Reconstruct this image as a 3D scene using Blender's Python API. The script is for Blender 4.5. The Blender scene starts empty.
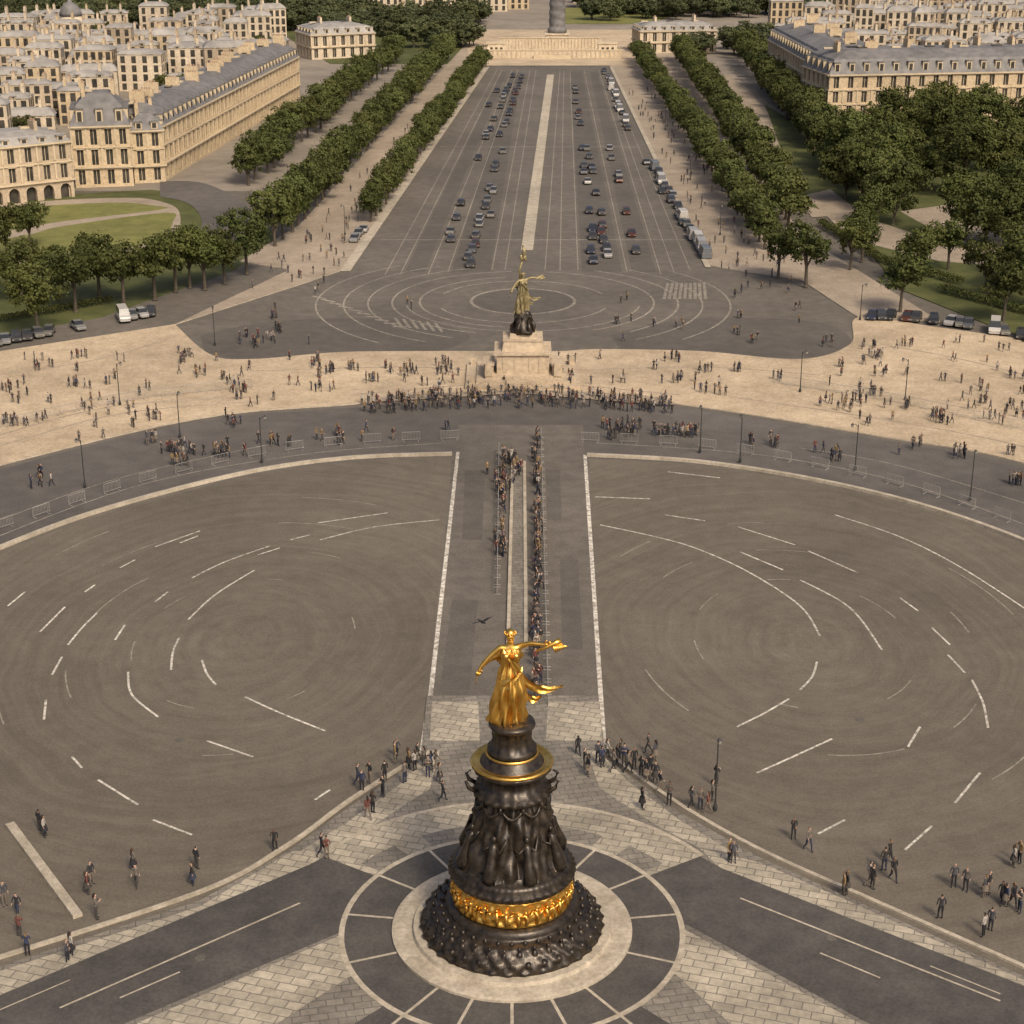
import bpy, bmesh, math, random
from mathutils import Vector, Matrix, noise as mnoise
R=random.Random(7)
sc=bpy.context.scene
COL=sc.collection
# ---------------------------------------------------------------- survey mapping (photo measurement -> ground metres)
H=60.0; F=1700.0; PITCH=math.radians(21)
SP,CP=math.sin(PITCH),math.cos(PITCH)
def G(u,v,z=0.0):
    a=v-512.0
    t=(H-z)/(F*SP+a*CP)
    return Vector(((u-512.0)*t,t*(F*CP-a*SP),z))
def cr(pts,n=8):
    if len(pts)<3: return pts
    P=[pts[0]]+list(pts)+[pts[-1]]; out=[]
    for i in range(1,len(P)-2):
        p0,p1,p2,p3=P[i-1],P[i],P[i+1],P[i+2]
        for k in range(n):
            t=k/n
            out.append(tuple(0.5*((2*p1[j])+(-p0[j]+p2[j])*t+(2*p0[j]-5*p1[j]+4*p2[j]-p3[j])*t*t+(-p0[j]+3*p1[j]-3*p2[j]+p3[j])*t**3) for j in range(2)))
    out.append(tuple(P[-2])); return out
# ---------------------------------------------------------------- materials
def nt(name):
    m=bpy.data.materials.new(name); m.use_nodes=True
    t=m.node_tree; b=t.nodes["Principled BSDF"]
    return m,t,b
def N(t,ty,**k):
    n=t.nodes.new(ty)
    for a,b in k.items(): setattr(n,a,b)
    return n
def mixc(t,fac,a,b,blend='MIX'):
    n=N(t,'ShaderNodeMix',data_type='RGBA',blend_type=blend)
    for s,v in ((0,fac),(6,a),(7,b)):
        if isinstance(v,(int,float)): n.inputs[s].default_value=v
        elif isinstance(v,tuple): n.inputs[s].default_value=(*v,1) if len(v)==3 else v
        else: t.links.new(v,n.inputs[s])
    return n.outputs[2]
def mr(t,val,a,b,c,d):
    n=N(t,'ShaderNodeMapRange'); t.links.new(val,n.inputs[0])
    for i,x in enumerate((a,b,c,d)): n.inputs[i+1].default_value=x
    return n.outputs[0]
def noise(t,vec,scale,detail=4,rough=.6):
    n=N(t,'ShaderNodeTexNoise'); n.inputs['Scale'].default_value=scale; n.inputs['Detail'].default_value=detail; n.inputs['Roughness'].default_value=rough
    t.links.new(vec,n.inputs['Vector']); return n.outputs[0]
def pmat(name,c1,c2,scale=1.0,rough=.85,metal=0,bump=0,big=.05,bigamt=.25,coords='pos',fine=0,rnd=0,spec=.3):
    m,t,b=nt(name)
    if coords=='pos': v=N(t,'ShaderNodeNewGeometry').outputs['Position']
    else: v=N(t,'ShaderNodeTexCoord').outputs['Object']
    n1=noise(t,v,scale)
    col=mixc(t,mr(t,n1,.35,.65,0,1),c1,c2)
    if bigamt:
        n2=noise(t,v,big,5,.65); s=mr(t,n2,.3,.7,1-bigamt,1+bigamt)
        col=mixc(t,1.0,col,s,'MULTIPLY')
    if fine:
        n3=noise(t,v,fine,2); col=mixc(t,1.0,col,mr(t,n3,.3,.7,.82,1.18),'MULTIPLY')
    if rnd:
        o=N(t,'ShaderNodeObjectInfo').outputs['Random']; col=mixc(t,1.0,col,mr(t,o,0,1,1-rnd,1+rnd),'MULTIPLY')
    t.links.new(col,b.inputs['Base Color'])
    b.inputs['Roughness'].default_value=rough; b.inputs['Metallic'].default_value=metal
    b.inputs['Specular IOR Level'].default_value=spec
    if bump:
        bn=N(t,'ShaderNodeBump'); bn.inputs['Strength'].default_value=bump; bn.inputs['Distance'].default_value=.05
        t.links.new(n1,bn.inputs['Height']); t.links.new(bn.outputs[0],b.inputs['Normal'])
    return m
def swirl(name,c,cx,cy,c1,c2):
    m,t,b=nt(name)
    p=N(t,'ShaderNodeNewGeometry').outputs['Position']
    s=N(t,'ShaderNodeVectorMath',operation='SUBTRACT'); t.links.new(p,s.inputs[0]); s.inputs[1].default_value=(cx,cy,0)
    sp=N(t,'ShaderNodeSeparateXYZ'); t.links.new(s.outputs[0],sp.inputs[0])
    def ma(op,a,bb=None):
        n=N(t,'ShaderNodeMath',operation=op)
        for i,x in enumerate((a,bb)):
            if x is None: continue
            if isinstance(x,(int,float)): n.inputs[i].default_value=x
            else: t.links.new(x,n.inputs[i])
        return n.outputs[0]
    y=ma('MULTIPLY',sp.outputs[1],.72); x=sp.outputs[0]
    wob=noise(t,p,.04,2)
    r=ma('ADD',ma('SQRT',ma('ADD',ma('MULTIPLY',x,x),ma('MULTIPLY',y,y))),ma('MULTIPLY',wob,5.0))
    an=ma('ABSOLUTE',ma('ARCTAN2',y,x))
    cb=N(t,'ShaderNodeCombineXYZ'); t.links.new(r,cb.inputs[0]); t.links.new(ma('MULTIPLY',an,.8),cb.inputs[1])
    n1=noise(t,cb.outputs[0],1.3,6,.68)
    n2=noise(t,p,.045,5,.6); n3=noise(t,p,5,2); n4=noise(t,p,.6,5,.7)
    col=mixc(t,mr(t,n1,.25,.75,0,1),c1,c2)
    col=mixc(t,1.0,col,mr(t,n2,.3,.7,.84,1.16),'MULTIPLY')
    col=mixc(t,1.0,col,mr(t,n3,.3,.7,.86,1.14),'MULTIPLY')
    col=mixc(t,1.0,col,mr(t,n4,.3,.7,.88,1.12),'MULTIPLY')
    t.links.new(col,b.inputs['Base Color']); b.inputs['Roughness'].default_value=.85; b.inputs['Specular IOR Level'].default_value=.25
    return m
def pavers(name,c1,c2,mort,scale=.5,rot=0,bw=.6,rh=.35,msize=.02):
    m,t,b=nt(name)
    p=N(t,'ShaderNodeNewGeometry').outputs['Position']
    mp=N(t,'ShaderNodeMapping'); mp.inputs['Rotation'].default_value=(0,0,rot); t.links.new(p,mp.inputs['Vector'])
    k=N(t,'ShaderNodeTexBrick'); t.links.new(mp.outputs[0],k.inputs['Vector'])
    k.inputs['Scale'].default_value=scale; k.inputs['Brick Width'].default_value=bw; k.inputs['Row Height'].default_value=rh; k.inputs['Mortar Size'].default_value=msize
    for i,c in (('Color1',c1),('Color2',c2),('Mortar',mort)): k.inputs[i].default_value=(*c,1)
    n2=noise(t,p,.25,5); n3=noise(t,p,3,3)
    col=mixc(t,1.0,k.outputs[0],mr(t,n2,.3,.7,.7,1.25),'MULTIPLY')
    col=mixc(t,1.0,col,mr(t,n3,.3,.7,.84,1.16),'MULTIPLY')
    t.links.new(col,b.inputs['Base Color']); b.inputs['Roughness'].default_value=.8
    return m
def randmat(name,cols,rough=.6,metal=0,mul=1):
    m,t,b=nt(name)
    o=N(t,'ShaderNodeObjectInfo').outputs['Random']
    w=N(t,'ShaderNodeTexWhiteNoise',noise_dimensions='1D')
    ad=N(t,'ShaderNodeMath',operation='MULTIPLY'); t.links.new(o,ad.inputs[0]); ad.inputs[1].default_value=mul*37.7
    t.links.new(ad.outputs[0],w.inputs['W'])
    r=N(t,'ShaderNodeValToRGB'); r.color_ramp.interpolation='CONSTANT'
    e=r.color_ramp.elements
    while len(e)<len(cols): e.new(.5)
    for i,c in enumerate(cols): e[i].position=i/len(cols); e[i].color=(*c,1)
    t.links.new(w.outputs[0],r.inputs[0]); t.links.new(r.outputs[0],b.inputs['Base Color'])
    b.inputs['Roughness'].default_value=rough; b.inputs['Metallic'].default_value=metal
    return m
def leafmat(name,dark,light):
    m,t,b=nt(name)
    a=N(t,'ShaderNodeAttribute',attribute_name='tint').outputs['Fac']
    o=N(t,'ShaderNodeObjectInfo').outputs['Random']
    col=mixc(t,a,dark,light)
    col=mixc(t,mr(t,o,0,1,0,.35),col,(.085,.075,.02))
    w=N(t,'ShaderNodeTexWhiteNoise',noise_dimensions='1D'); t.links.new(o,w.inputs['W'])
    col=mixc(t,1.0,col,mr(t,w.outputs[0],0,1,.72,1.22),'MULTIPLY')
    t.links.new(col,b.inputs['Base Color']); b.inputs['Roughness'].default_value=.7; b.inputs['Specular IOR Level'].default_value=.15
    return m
M={}
M['ground']=pmat('ground_mat',(.22,.19,.15),(.27,.23,.18),.3,fine=4)
M['asph']=pmat('asphalt_mat',(.115,.1,.082),(.148,.13,.106),.6,bigamt=.2,fine=5)
M['asphd']=pmat('asphalt_dark_mat',(.066,.06,.054),(.092,.083,.073),.5,bigamt=.24,fine=5)
M['ring']=pmat('ring_road_mat',(.098,.088,.078),(.125,.112,.098),.4,big=.03,bigamt=.25,fine=5)
M['patch']=pmat('asphalt_patch_mat',(.095,.084,.071),(.118,.105,.088),.5,bigamt=.15,fine=5)
M['white']=pmat('road_paint_mat',(.24,.21,.17),(.72,.67,.57),2.2,bigamt=.25,fine=6)
M['faint']=pmat('worn_paint_mat',(.17,.15,.12),(.35,.31,.25),1.5,bigamt=.25)
M['plaza']=pmat('plaza_sand_mat',(.41,.32,.21),(.5,.395,.27),.35,big=.06,bigamt=.22,fine=3)
M['walk']=pmat('avenue_walk_mat',(.29,.235,.175),(.36,.295,.22),.3,big=.05,bigamt=.2,fine=3)
M['stone']=pavers('pavers_mat',(.42,.365,.275),(.30,.265,.2),(.17,.15,.12),.5,.3)
M['stone2']=pavers('pavers_grey_mat',(.225,.198,.158),(.17,.152,.124),(.1,.09,.075),.6,-.2)
M['kerb']=pmat('kerb_mat',(.35,.3,.225),(.46,.4,.31),.8,bigamt=.2,fine=4)
M['lawn']=pmat('lawn_mat',(.14,.145,.04),(.2,.19,.06),.4,big=.08,bigamt=.2,fine=6)
M['lawn2']=pmat('park_grass_mat',(.065,.075,.022),(.105,.11,.037),.3,bigamt=.25,fine=5)
M['gold']=pmat('gold_mat',(.70,.38,.07),(.93,.58,.15),2.5,rough=.3,metal=.95,bigamt=.0,bump=.25,coords='obj')
M['bronze']=pmat('dark_bronze_mat',(.018,.014,.011),(.062,.047,.032),2.2,rough=.36,metal=.45,bigamt=0,bump=.5,coords='obj',spec=.6)
M['oldbronze']=pmat('patina_bronze_mat',(.16,.13,.06),(.4,.33,.18),1.5,rough=.45,metal=.3,bigamt=0,coords='obj')
M['wall']=pmat('limestone_mat',(.47,.365,.23),(.56,.445,.29),.25,big=.04,bigamt=.14,coords='pos',fine=2)
M['wall2']=pmat('limestone_pale_mat',(.5,.415,.3),(.6,.505,.37),.25,big=.04,bigamt=.15,fine=2)
M['wall3']=pmat('render_wall_mat',(.37,.295,.205),(.49,.395,.28),.1,big=.03,bigamt=.2,fine=2)
M['trim']=pmat('stone_trim_mat',(.5,.405,.27),(.58,.48,.33),.5,bigamt=.1)
M['slate']=pmat('slate_roof_mat',(.13,.125,.12),(.2,.19,.18),.6,big=.1,bigamt=.2,rough=.6)
M['zinc']=pmat('zinc_roof_mat',(.25,.235,.21),(.35,.325,.29),.5,big=.1,bigamt=.2,rough=.55)
M['rooffar']=pmat('hazed_roof_mat',(.24,.225,.205),(.33,.31,.28),.2,big=.1,bigamt=.2,rough=.7)  # pale roof colour for the far city, aerial haze painted in
M['glass']=pmat('window_glass_mat',(.035,.033,.03),(.085,.075,.06),.5,rough=.2,bigamt=0)
M['terra']=pmat('chimney_mat',(.33,.22,.15),(.42,.3,.2),1,bigamt=0)
M['bark']=pmat('bark_mat',(.06,.048,.035),(.11,.09,.065),3,coords='obj',bigamt=0,bump=.4)
M['leaf']=leafmat('leaf_mat',(.020,.031,.008),(.095,.11,.03))
M['leafav']=leafmat('avenue_leaf_mat',(.028,.041,.010),(.115,.13,.04))
M['leaffar']=leafmat('hazed_leaf_mat',(.04,.055,.025),(.11,.125,.06))  # paler leaf copy for distant woods; haze is mixed into the greens
M['metal']=pmat('lamp_iron_mat',(.03,.03,.03),(.05,.05,.045),2,rough=.5,bigamt=0,coords='obj')
M['tyre']=pmat('tyre_mat',(.02,.02,.02),(.03,.03,.03),2,bigamt=0,coords='obj')
M['carglass']=pmat('car_glass_mat',(.02,.022,.025),(.03,.032,.035),2,rough=.1,bigamt=0,coords='obj',spec=.6)
M['lampglass']=pmat('lamp_glass_mat',(.25,.24,.2),(.35,.33,.28),2,rough=.2,bigamt=0,coords='obj')
M['car']=randmat('car_paint_mat',[(.24,.235,.22),(.03,.03,.033),(.10,.10,.105),(.36,.345,.32),(.035,.04,.06),(.05,.05,.05),(.09,.035,.025),(.16,.15,.13),(.07,.065,.06)],.35,.2)
M['white_car']=randmat('van_paint_mat',[(.42,.4,.37),(.46,.44,.4),(.3,.29,.28),(.13,.14,.15)],.35)
M['shirt']=randmat('shirt_mat',[(.03,.03,.035),(.02,.02,.025),(.06,.06,.07),(.36,.33,.29),(.09,.08,.07),(.03,.04,.08),(.13,.045,.035),(.02,.02,.02),(.14,.12,.1),(.22,.15,.07),(.03,.03,.03),(.04,.035,.03)],.9,0,1)
M['pants']=randmat('trousers_mat',[(.02,.02,.025),(.03,.035,.06),(.05,.045,.04),(.015,.015,.018),(.16,.13,.1)],.9,0,2.3)
M['hair']=randmat('hair_mat',[(.02,.013,.01),(.05,.03,.018),(.015,.012,.01),(.16,.11,.06)],.8,0,3.1)
M['skin']=randmat('skin_mat',[(.45,.29,.2),(.5,.33,.24),(.3,.18,.12),(.14,.08,.05)],.6,0,1.7)
# ---------------------------------------------------------------- mesh builder
class MB:
    def __init__(s): s.v=[];s.f=[];s.m=[]
    def add(s,vs,fs,mi=0):
        o=len(s.v); s.v+= [tuple(p) for p in vs]
        for f in fs: s.f.append([o+i for i in f]); s.m.append(mi)
    def box(s,c,d,mi=0,rz=0,taper=1.0):
        x,y,z=d[0]/2,d[1]/2,d[2]/2; ca,sa=math.cos(rz),math.sin(rz); vs=[]
        for k,(sz,q) in enumerate(((-1,1),(1,taper))):
            for a,b in ((-1,-1),(1,-1),(1,1),(-1,1)):
                px,py=a*x*q,b*y*q
                vs.append((c[0]+px*ca-py*sa,c[1]+px*sa+py*ca,c[2]+sz*z))
        s.add(vs,[(3,2,1,0),(4,5,6,7),(0,1,5,4),(1,2,6,5),(2,3,7,6),(3,0,4,7)],mi)
    def lathe(s,prof,n=32,mi=0,c=(0,0,0),fn=None,cap=True,sy=1):
        vs=[];fs=[]
        for j,(r,z) in enumerate(prof):
            for i in range(n):
                a=2*math.pi*i/n; rr=r+(fn(a,z,r) if fn else 0)
                vs.append((c[0]+rr*math.cos(a),c[1]+rr*math.sin(a)*sy,c[2]+z))
        for j in range(len(prof)-1):
            for i in range(n):
                k=(i+1)%n; fs.append((j*n+i,j*n+k,(j+1)*n+k,(j+1)*n+i))
        if cap: fs.append(tuple(range((len(prof)-1)*n,len(prof)*n))); fs.append(tuple(range(n-1,-1,-1)))
        s.add(vs,fs,mi)
    def tube(s,pts,rs,n=8,mi=0):
        vs=[];fs=[];P=[Vector(p) for p in pts]
        for j,p in enumerate(P):
            d=(P[min(j+1,len(P)-1)]-P[max(j-1,0)]).normalized()
            up=Vector((0,0,1)) if abs(d.z)<.9 else Vector((1,0,0))
            a=d.cross(up).normalized(); b=a.cross(d)
            r=rs[j] if isinstance(rs,(list,tuple)) else rs
            for i in range(n):
                t=2*math.pi*i/n; vs.append(p+a*r*math.cos(t)+b*r*math.sin(t))
        for j in range(len(P)-1):
            for i in range(n):
                k=(i+1)%n; fs.append((j*n+i,(j+1)*n+i,(j+1)*n+k,j*n+k))
        fs.append(tuple(range(n))); fs.append(tuple(range(len(P)*n-1,(len(P)-1)*n-1,-1)))
        s.add(vs,fs,mi)
    def ell(s,c,r,n=8,m=6,mi=0):
        prof=[(max(.001,math.sin(math.pi*j/m)),-math.cos(math.pi*j/m)) for j in range(m+1)]
        vs=[];fs=[]
        for q,z in prof:
            for i in range(n):
                a=2*math.pi*i/n; vs.append((c[0]+r[0]*q*math.cos(a),c[1]+r[1]*q*math.sin(a),c[2]+r[2]*z))
        for j in range(m):
            for i in range(n):
                k=(i+1)%n; fs.append((j*n+i,j*n+k,(j+1)*n+k,(j+1)*n+i))
        s.add(vs,fs,mi)
    def mesh(s,name,mats,smooth=False):
        me=bpy.data.meshes.new(name); me.from_pydata(s.v,[],s.f)
        for x in mats: me.materials.append(x)
        me.polygons.foreach_set('material_index',s.m)
        if smooth: me.polygons.foreach_set('use_smooth',[True]*len(s.f))
        me.update(); return me
def obj(name,me,loc=(0,0,0),rz=0,sc_=1,parent=None):
    o=bpy.data.objects.new(name,me); COL.objects.link(o); o.location=loc; o.rotation_euler=(0,0,rz)
    o.scale=(sc_,)*3 if isinstance(sc_,(int,float)) else sc_
    if parent: o.parent=parent
    return o
def empty(name,loc=(0,0,0)):
    return obj(name,None,loc)
def sheet(name,pts,z,mat,depth=0,world=False,sidemat=None):
    P=[Vector((p[0],p[1],0)) for p in pts] if world else [G(*p) for p in pts]
    bm=bmesh.new(); vs=[bm.verts.new((p.x,p.y,z)) for p in P]
    f=bm.faces.new(vs); f.normal_update()
    if f.normal.z<0: f.normal_flip()
    if depth:
        n=len(vs); lo=[bm.verts.new((v.co.x,v.co.y,z-depth)) for v in vs]
        for i in range(n):
            k=(i+1)%n
            q=bm.faces.new((vs[i],vs[k],lo[k],lo[i])); q.material_index=1 if sidemat else 0
    bmesh.ops.triangulate(bm,faces=[f])
    if depth: bmesh.ops.recalc_face_normals(bm,faces=bm.faces)
    me=bpy.data.meshes.new(name); bm.to_mesh(me); bm.free(); me.materials.append(mat)
    if sidemat: me.materials.append(sidemat)
    return obj(name,me)
def ribbon(mb,P,w,z,mi=0,h=0):
    P=[Vector((p[0],p[1],0)) for p in P]; L=[];Rr=[]
    for j,p in enumerate(P):
        d=(P[min(j+1,len(P)-1)]-P[max(j-1,0)]).normalized(); nn=Vector((-d.y,d.x,0))*w/2
        L.append(p+nn);Rr.append(p-nn)
    n=len(P); vs=[(p.x,p.y,z+h) for p in L]+[(p.x,p.y,z+h) for p in Rr]
    fs=[(n+j,n+j+1,j+1,j) for j in range(n-1)]
    if h:
        vs+=[(p.x,p.y,z) for p in L]+[(p.x,p.y,z) for p in Rr]
        for j in range(n-1):
            fs.append((j,j+1,2*n+j+1,2*n+j)); fs.append((n+j+1,n+j,3*n+j,3*n+j+1))
        fs.append((0,2*n,3*n,n)); fs.append((n-1,2*n-1,4*n-1,3*n-1))
    mb.add(vs,fs,mi)
def rb(mb,px,w,z,mi=0,h=0,curve=True):
    pp=cr(px) if curve else px
    ribbon(mb,[G(*p) for p in pp],w,z,mi,h)
C=Vector((0,86.3,0))
def arcpts(c,r,a0,a1,n=48): return [(c[0]+r*math.cos(math.radians(a0+(a1-a0)*i/n)),c[1]+r*math.sin(math.radians(a0+(a1-a0)*i/n))) for i in range(n+1)]
def sector(name,c,r0,r1,a0,a1,z,mat,n=48):
    mb=MB(); A=arcpts(c,r0,a0,a1,n); B=arcpts(c,r1,a0,a1,n)
    mb.add([(p[0],p[1],z) for p in A]+[(p[0],p[1],z) for p in B],[(j,n+1+j,n+2+j,j+1) for j in range(n)])
    return obj(name,mb.mesh(name,[mat]))
# ---------------------------------------------------------------- ground
S=9000
sheet('ground',[(-S,-2000),(S,-2000),(S,S),(-S,S)],0,M['ground'],world=True)
sheet('square_roadway',[(-150,-20),(150,-20),(150,330),(-150,330)],.004,M['asph'],world=True)
ringroad=cr([(-420,640),(-200,540),(0,470),(200,422),(350,408),(520,394),(680,408),(880,440),(1024,468),(1250,545),(1450,640)])+cr([(1450,820),(1250,640),(1024,540),(880,495),(750,470),(590,458),(455,455),(300,468),(130,503),(0,545),(-200,640),(-420,820)])
sheet('ring_road',ringroad,.008,M['ring'])
lobeL=cr([(452,458),(350,462),(250,476),(130,507),(40,537),(-60,582),(-180,660),(-260,760),(-240,860),(-150,950),(0,968),(200,900),(285,853),(350,806),(421,760)])
lobeR=cr([(589,459),(700,466),(820,485),(930,512),(1040,553),(1130,600),(1240,690),(1300,800),(1260,900),(1180,1000),(1024,975),(860,902),(760,857),(680,812),(606,760)])
SL=swirl('roundabout_asphalt_w',0,-22,127,(.11,.094,.073),(.162,.139,.107)); SR=swirl('roundabout_asphalt_e',0,24,127,(.11,.094,.073),(.162,.139,.107))
sheet('roundabout_asphalt',lobeL,.012,SL); sheet('roundabout_asphalt',lobeR,.012,SR)
sheet('causeway_road',[(421,765),(458,425),(583,425),(606,765)],.016,M['asph'])
mb=MB()
for q in ([(440,690),(452,600),(478,600),(470,690)],[(560,560),(578,560),(583,650),(562,650)],[(546,470),(560,470),(562,520),(547,520)],[(465,470),(485,470),(482,540),(462,540)]):
    mb.add([(*G(*p).xy,.0195) for p in q],[(0,3,2,1)])
obj('asphalt_patches',mb.mesh('asphalt_patches',[M['patch']]))
mb=MB()
rb(mb,[(430,700),(458,452)],.36,.023,curve=False); rb(mb,[(604,745),(585,455)],.36,.023,curve=False)
rb(mb,[(422,755),(430,701)],.45,.023,curve=False)
Ld=[[(40,632),(65,607)],[(44,720),(46,700)],[(52,675),(62,657)],[(68,645),(82,628),(97,613)],[(115,640),(125,625)],[(171,670),(173,652),(179,638)],[(188,620),(215,595),(255,570)],[(192,578),(225,562),(270,546)],[(155,547),(200,531)],[(120,568),(135,560)],[(318,523),(388,513)],[(320,540),(375,527),(440,520)],[(290,540),(310,535)],[(128,672),(132,695),(158,717)],[(202,660),(207,674),(216,685)],[(245,697),(280,713),(325,731)],[(207,741),(253,757)],[(98,780),(138,805)],[(72,757),(82,768)],[(153,820),(192,835)],[(8,606),(25,592)],[(155,602),(168,592)],[(180,543),(198,536)],[(258,555),(280,548)],[(85,592),(95,585)],[(315,800),(330,790)]]
Rd=[[(600,525),(660,538),(700,550),(750,573),(800,606),(820,636)],[(595,497),(650,499)],[(665,515),(705,521)],[(835,515),(900,537),(960,567),(1030,612)],[(740,552),(783,570)],[(808,551),(858,573)],[(800,580),(850,608),(882,650)],[(900,598),(918,611)],[(932,628),(950,645)],[(737,727),(765,713),(789,699)],[(800,690),(812,677),(817,662)],[(757,773),(795,756),(832,739)],[(972,680),(983,703),(988,728)],[(955,803),(980,773)],[(905,850),(932,826)],[(818,834),(845,820)],[(908,747),(920,727)],[(738,527),(795,545)],[(948,655),(965,673)],[(668,472),(720,478)]]
for d in Ld+Rd: rb(mb,d,.18,.023)
obj('lane_markings',mb.mesh('lane_markings',[M['white']]))
mb=MB()
for cx in (-22,24):
    for r in (9,14,19,24,29,34):
        for k in range(6):
            a0=k*60+R.uniform(0,30); a1=a0+R.uniform(8,26)
            P=[(cx+r*math.cos(math.radians(a)),127+r/.72*math.sin(math.radians(a))) for a in [a0+(a1-a0)*i/8 for i in range(9)]]
            if any(abs(p[0])<10 or p[1]<102 or math.hypot(p[0],p[1]-86.3)>78 or abs(p[0])>44 for p in P): continue
            ribbon(mb,P,.11,.0185)
for i,d in enumerate(([(-60,560),(130,488),(300,455),(445,443)],[(596,443),(760,455),(900,482),(1040,530)],[(0,520),(120,478),(280,442)],[(800,448),(900,466),(1030,505)])):
    rb(mb,d,.14,.0185+.004*(i//2))
obj('worn_lane_markings',mb.mesh('worn_lane_markings',[M['faint']]))
mb=MB()
rb(mb,[(452,455),(350,459),(250,473),(130,503),(40,533),(-60,578),(-180,655)],.5,.008,0,.3)
rb(mb,[(587,456),(700,463),(820,482),(930,509),(1040,549),(1130,596),(1240,685)],.5,.008,0,.3)
rb(mb,[(-5,960),(200,893),(285,848),(350,801),(418,758)],.3,.008,0,.16)
rb(mb,[(1024,968),(860,896),(760,851),(680,806),(610,756)],.3,.008,0,.16)
obj('stone_kerb',mb.mesh('stone_kerb',[M['kerb']]))
mb=MB(); rb(mb,[(10,826),(78,918)],.6,.0125,0,.25,curve=False); obj('concrete_barrier',mb.mesh('concrete_barrier',[M['kerb']]))
sheet('median',[(506,652),(511,462),(526,462),(529,652)],.13,M['stone2'],.12,sidemat=M['kerb'])
mb=MB(); rb(mb,[(508,650),(512.5,463)],.3,.131,0,.12,curve=False); rb(mb,[(526,650),(524.5,463)],.3,.131,0,.12,curve=False)
obj('median_kerb',mb.mesh('median_kerb',[M['kerb']]))
# ---- near island
isl=[(-200,1060),(0,968),(200,902),(285,855),(350,808),(421,760),(427,697),(480,697),(545,697),(598,697),(606,760),(680,814),(760,859),(860,904),(1024,978),(1230,1065),(1100,1300),(-100,1300)]
sheet('island_pavement',isl,.12,M['stone2'],.12,sidemat=M['kerb'])
sheet('pale_pavement',[(-100,1042),(0,1000),(312,868),(330,850),(292,853),(200,908),(0,973),(-190,1050)],.124,M['stone'])
sheet('pale_pavement',[(1130,1030),(1024,987),(722,872),(700,850),(760,864),(860,908),(1024,982),(1200,1058)],.124,M['stone'])
sheet('diagonal_road',[(390,850),(325,858),(310,866),(0,997),(-120,1048),(60,1060),(130,1023),(355,928),(400,910)],.128,M['asphd'])
sheet('diagonal_road',[(640,850),(700,858),(722,870),(1024,988),(1150,1040),(950,1062),(862,1022),(690,928),(640,910)],.128,M['asphd'])
sheet('pale_pavement',[(400,925),(352,932),(140,1024),(20,1075),(200,1075),(270,1030),(375,962),(420,940)],.132,M['stone'])
sheet('pale_pavement',[(630,925),(686,932),(850,1020),(960,1075),(790,1075),(735,1030),(660,962),(610,940)],.132,M['stone'])
sector('island_asphalt',C,9,32,226,314,.1365,M['asphd'])
sector('pale_ring_pavement',C,9.8,14.6,33,147,.1365,M['stone'])
for a0,a1 in ((60,82),(98,120),(36,50),(130,144)): sector('grey_ring_pavement',C,10.2,11.9,a0,a1,.1405,M['stone2'])
sector('island_asphalt_ring',C,7.0,10.2,0,360,.1445,M['asphd'],96)
mb=MB()
for a in (8,34,58,76,104,122,146,172,200,234,252,270,288,306,340):
    r1=31 if 226<=a<=314 else 10.1
    P=[(C.x+r*math.cos(math.radians(a)),C.y+r*math.sin(math.radians(a))) for r in (7.0,r1)]
    ribbon(mb,P,.18,.1485)
ribbon(mb,arcpts(C,10.2,0,360,96),.34,.1525)
ribbon(mb,arcpts(C,14.6,33,147,96),.3,.1525)
for px,w in (([(60,1010),(300,905)],.14),([(740,900),(1000,1003)],.14),([(120,1000),(180,974)],.12),([(820,955),(880,980)],.12),([(0,1012),(70,982)],.1),([(930,968),(1000,996)],.1)):
    rb(mb,px,w,.149,curve=False)
obj('island_stone_lines',mb.mesh('island_stone_lines',[M['kerb']]))
for a in ((432,703,478,742),(548,703,600,742)):
    sheet('pale_pavement',[(a[0],a[1]),(a[2],a[1]),(a[2]+2,a[3]),(a[0]-2,a[3])],.124,M['stone'])
sheet('pale_pavement',[(425,752),(404,783),(350,822),(300,853),(330,850),(375,826),(430,790),(440,752)],.1285,M['stone'])
sheet('pale_pavement',[(598,752),(628,783),(680,822),(735,855),(700,850),(655,826),(600,790),(586,752)],.1285,M['stone'])
# ---- plaza
plaza=cr([(-420,620),(-200,525),(0,466),(200,419),(350,405),(520,391),(680,405),(880,437),(1024,464),(1250,540),(1450,620)])+[(1450,440),(1250,385),(1024,340)]+cr([(930,327),(858,318),(850,345),(800,360),(700,352),(600,350),(560,352),(490,352),(430,352),(340,353),(250,360),(210,355),(175,325)])+[(0,352),(-200,390),(-420,440)]
sheet('plaza_paving',plaza,.13,M['plaza'],.13,sidemat=M['kerb'])
mb=MB()
for pts in ([(-200,505),(0,447),(120,415),(260,402)],[(730,398),(880,420),(1024,448),(1200,500)],[(0,436),(110,408),(250,398)],[(350,396),(520,384),(680,396)],[(0,375),(90,362),(170,340)],[(250,372),(400,368),(480,372)],[(565,372),(700,368),(820,376)],[(880,345),(960,360),(1040,380)]):
    rb(mb,pts,.3,.134)
obj('plaza_stone_bands',mb.mesh('plaza_stone_bands',[M['walk']]))
sheet('monument_apron',cr([(360,404),(400,396),(520,392),(640,396),(668,406),(520,394)]),.138,M['walk'])
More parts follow.
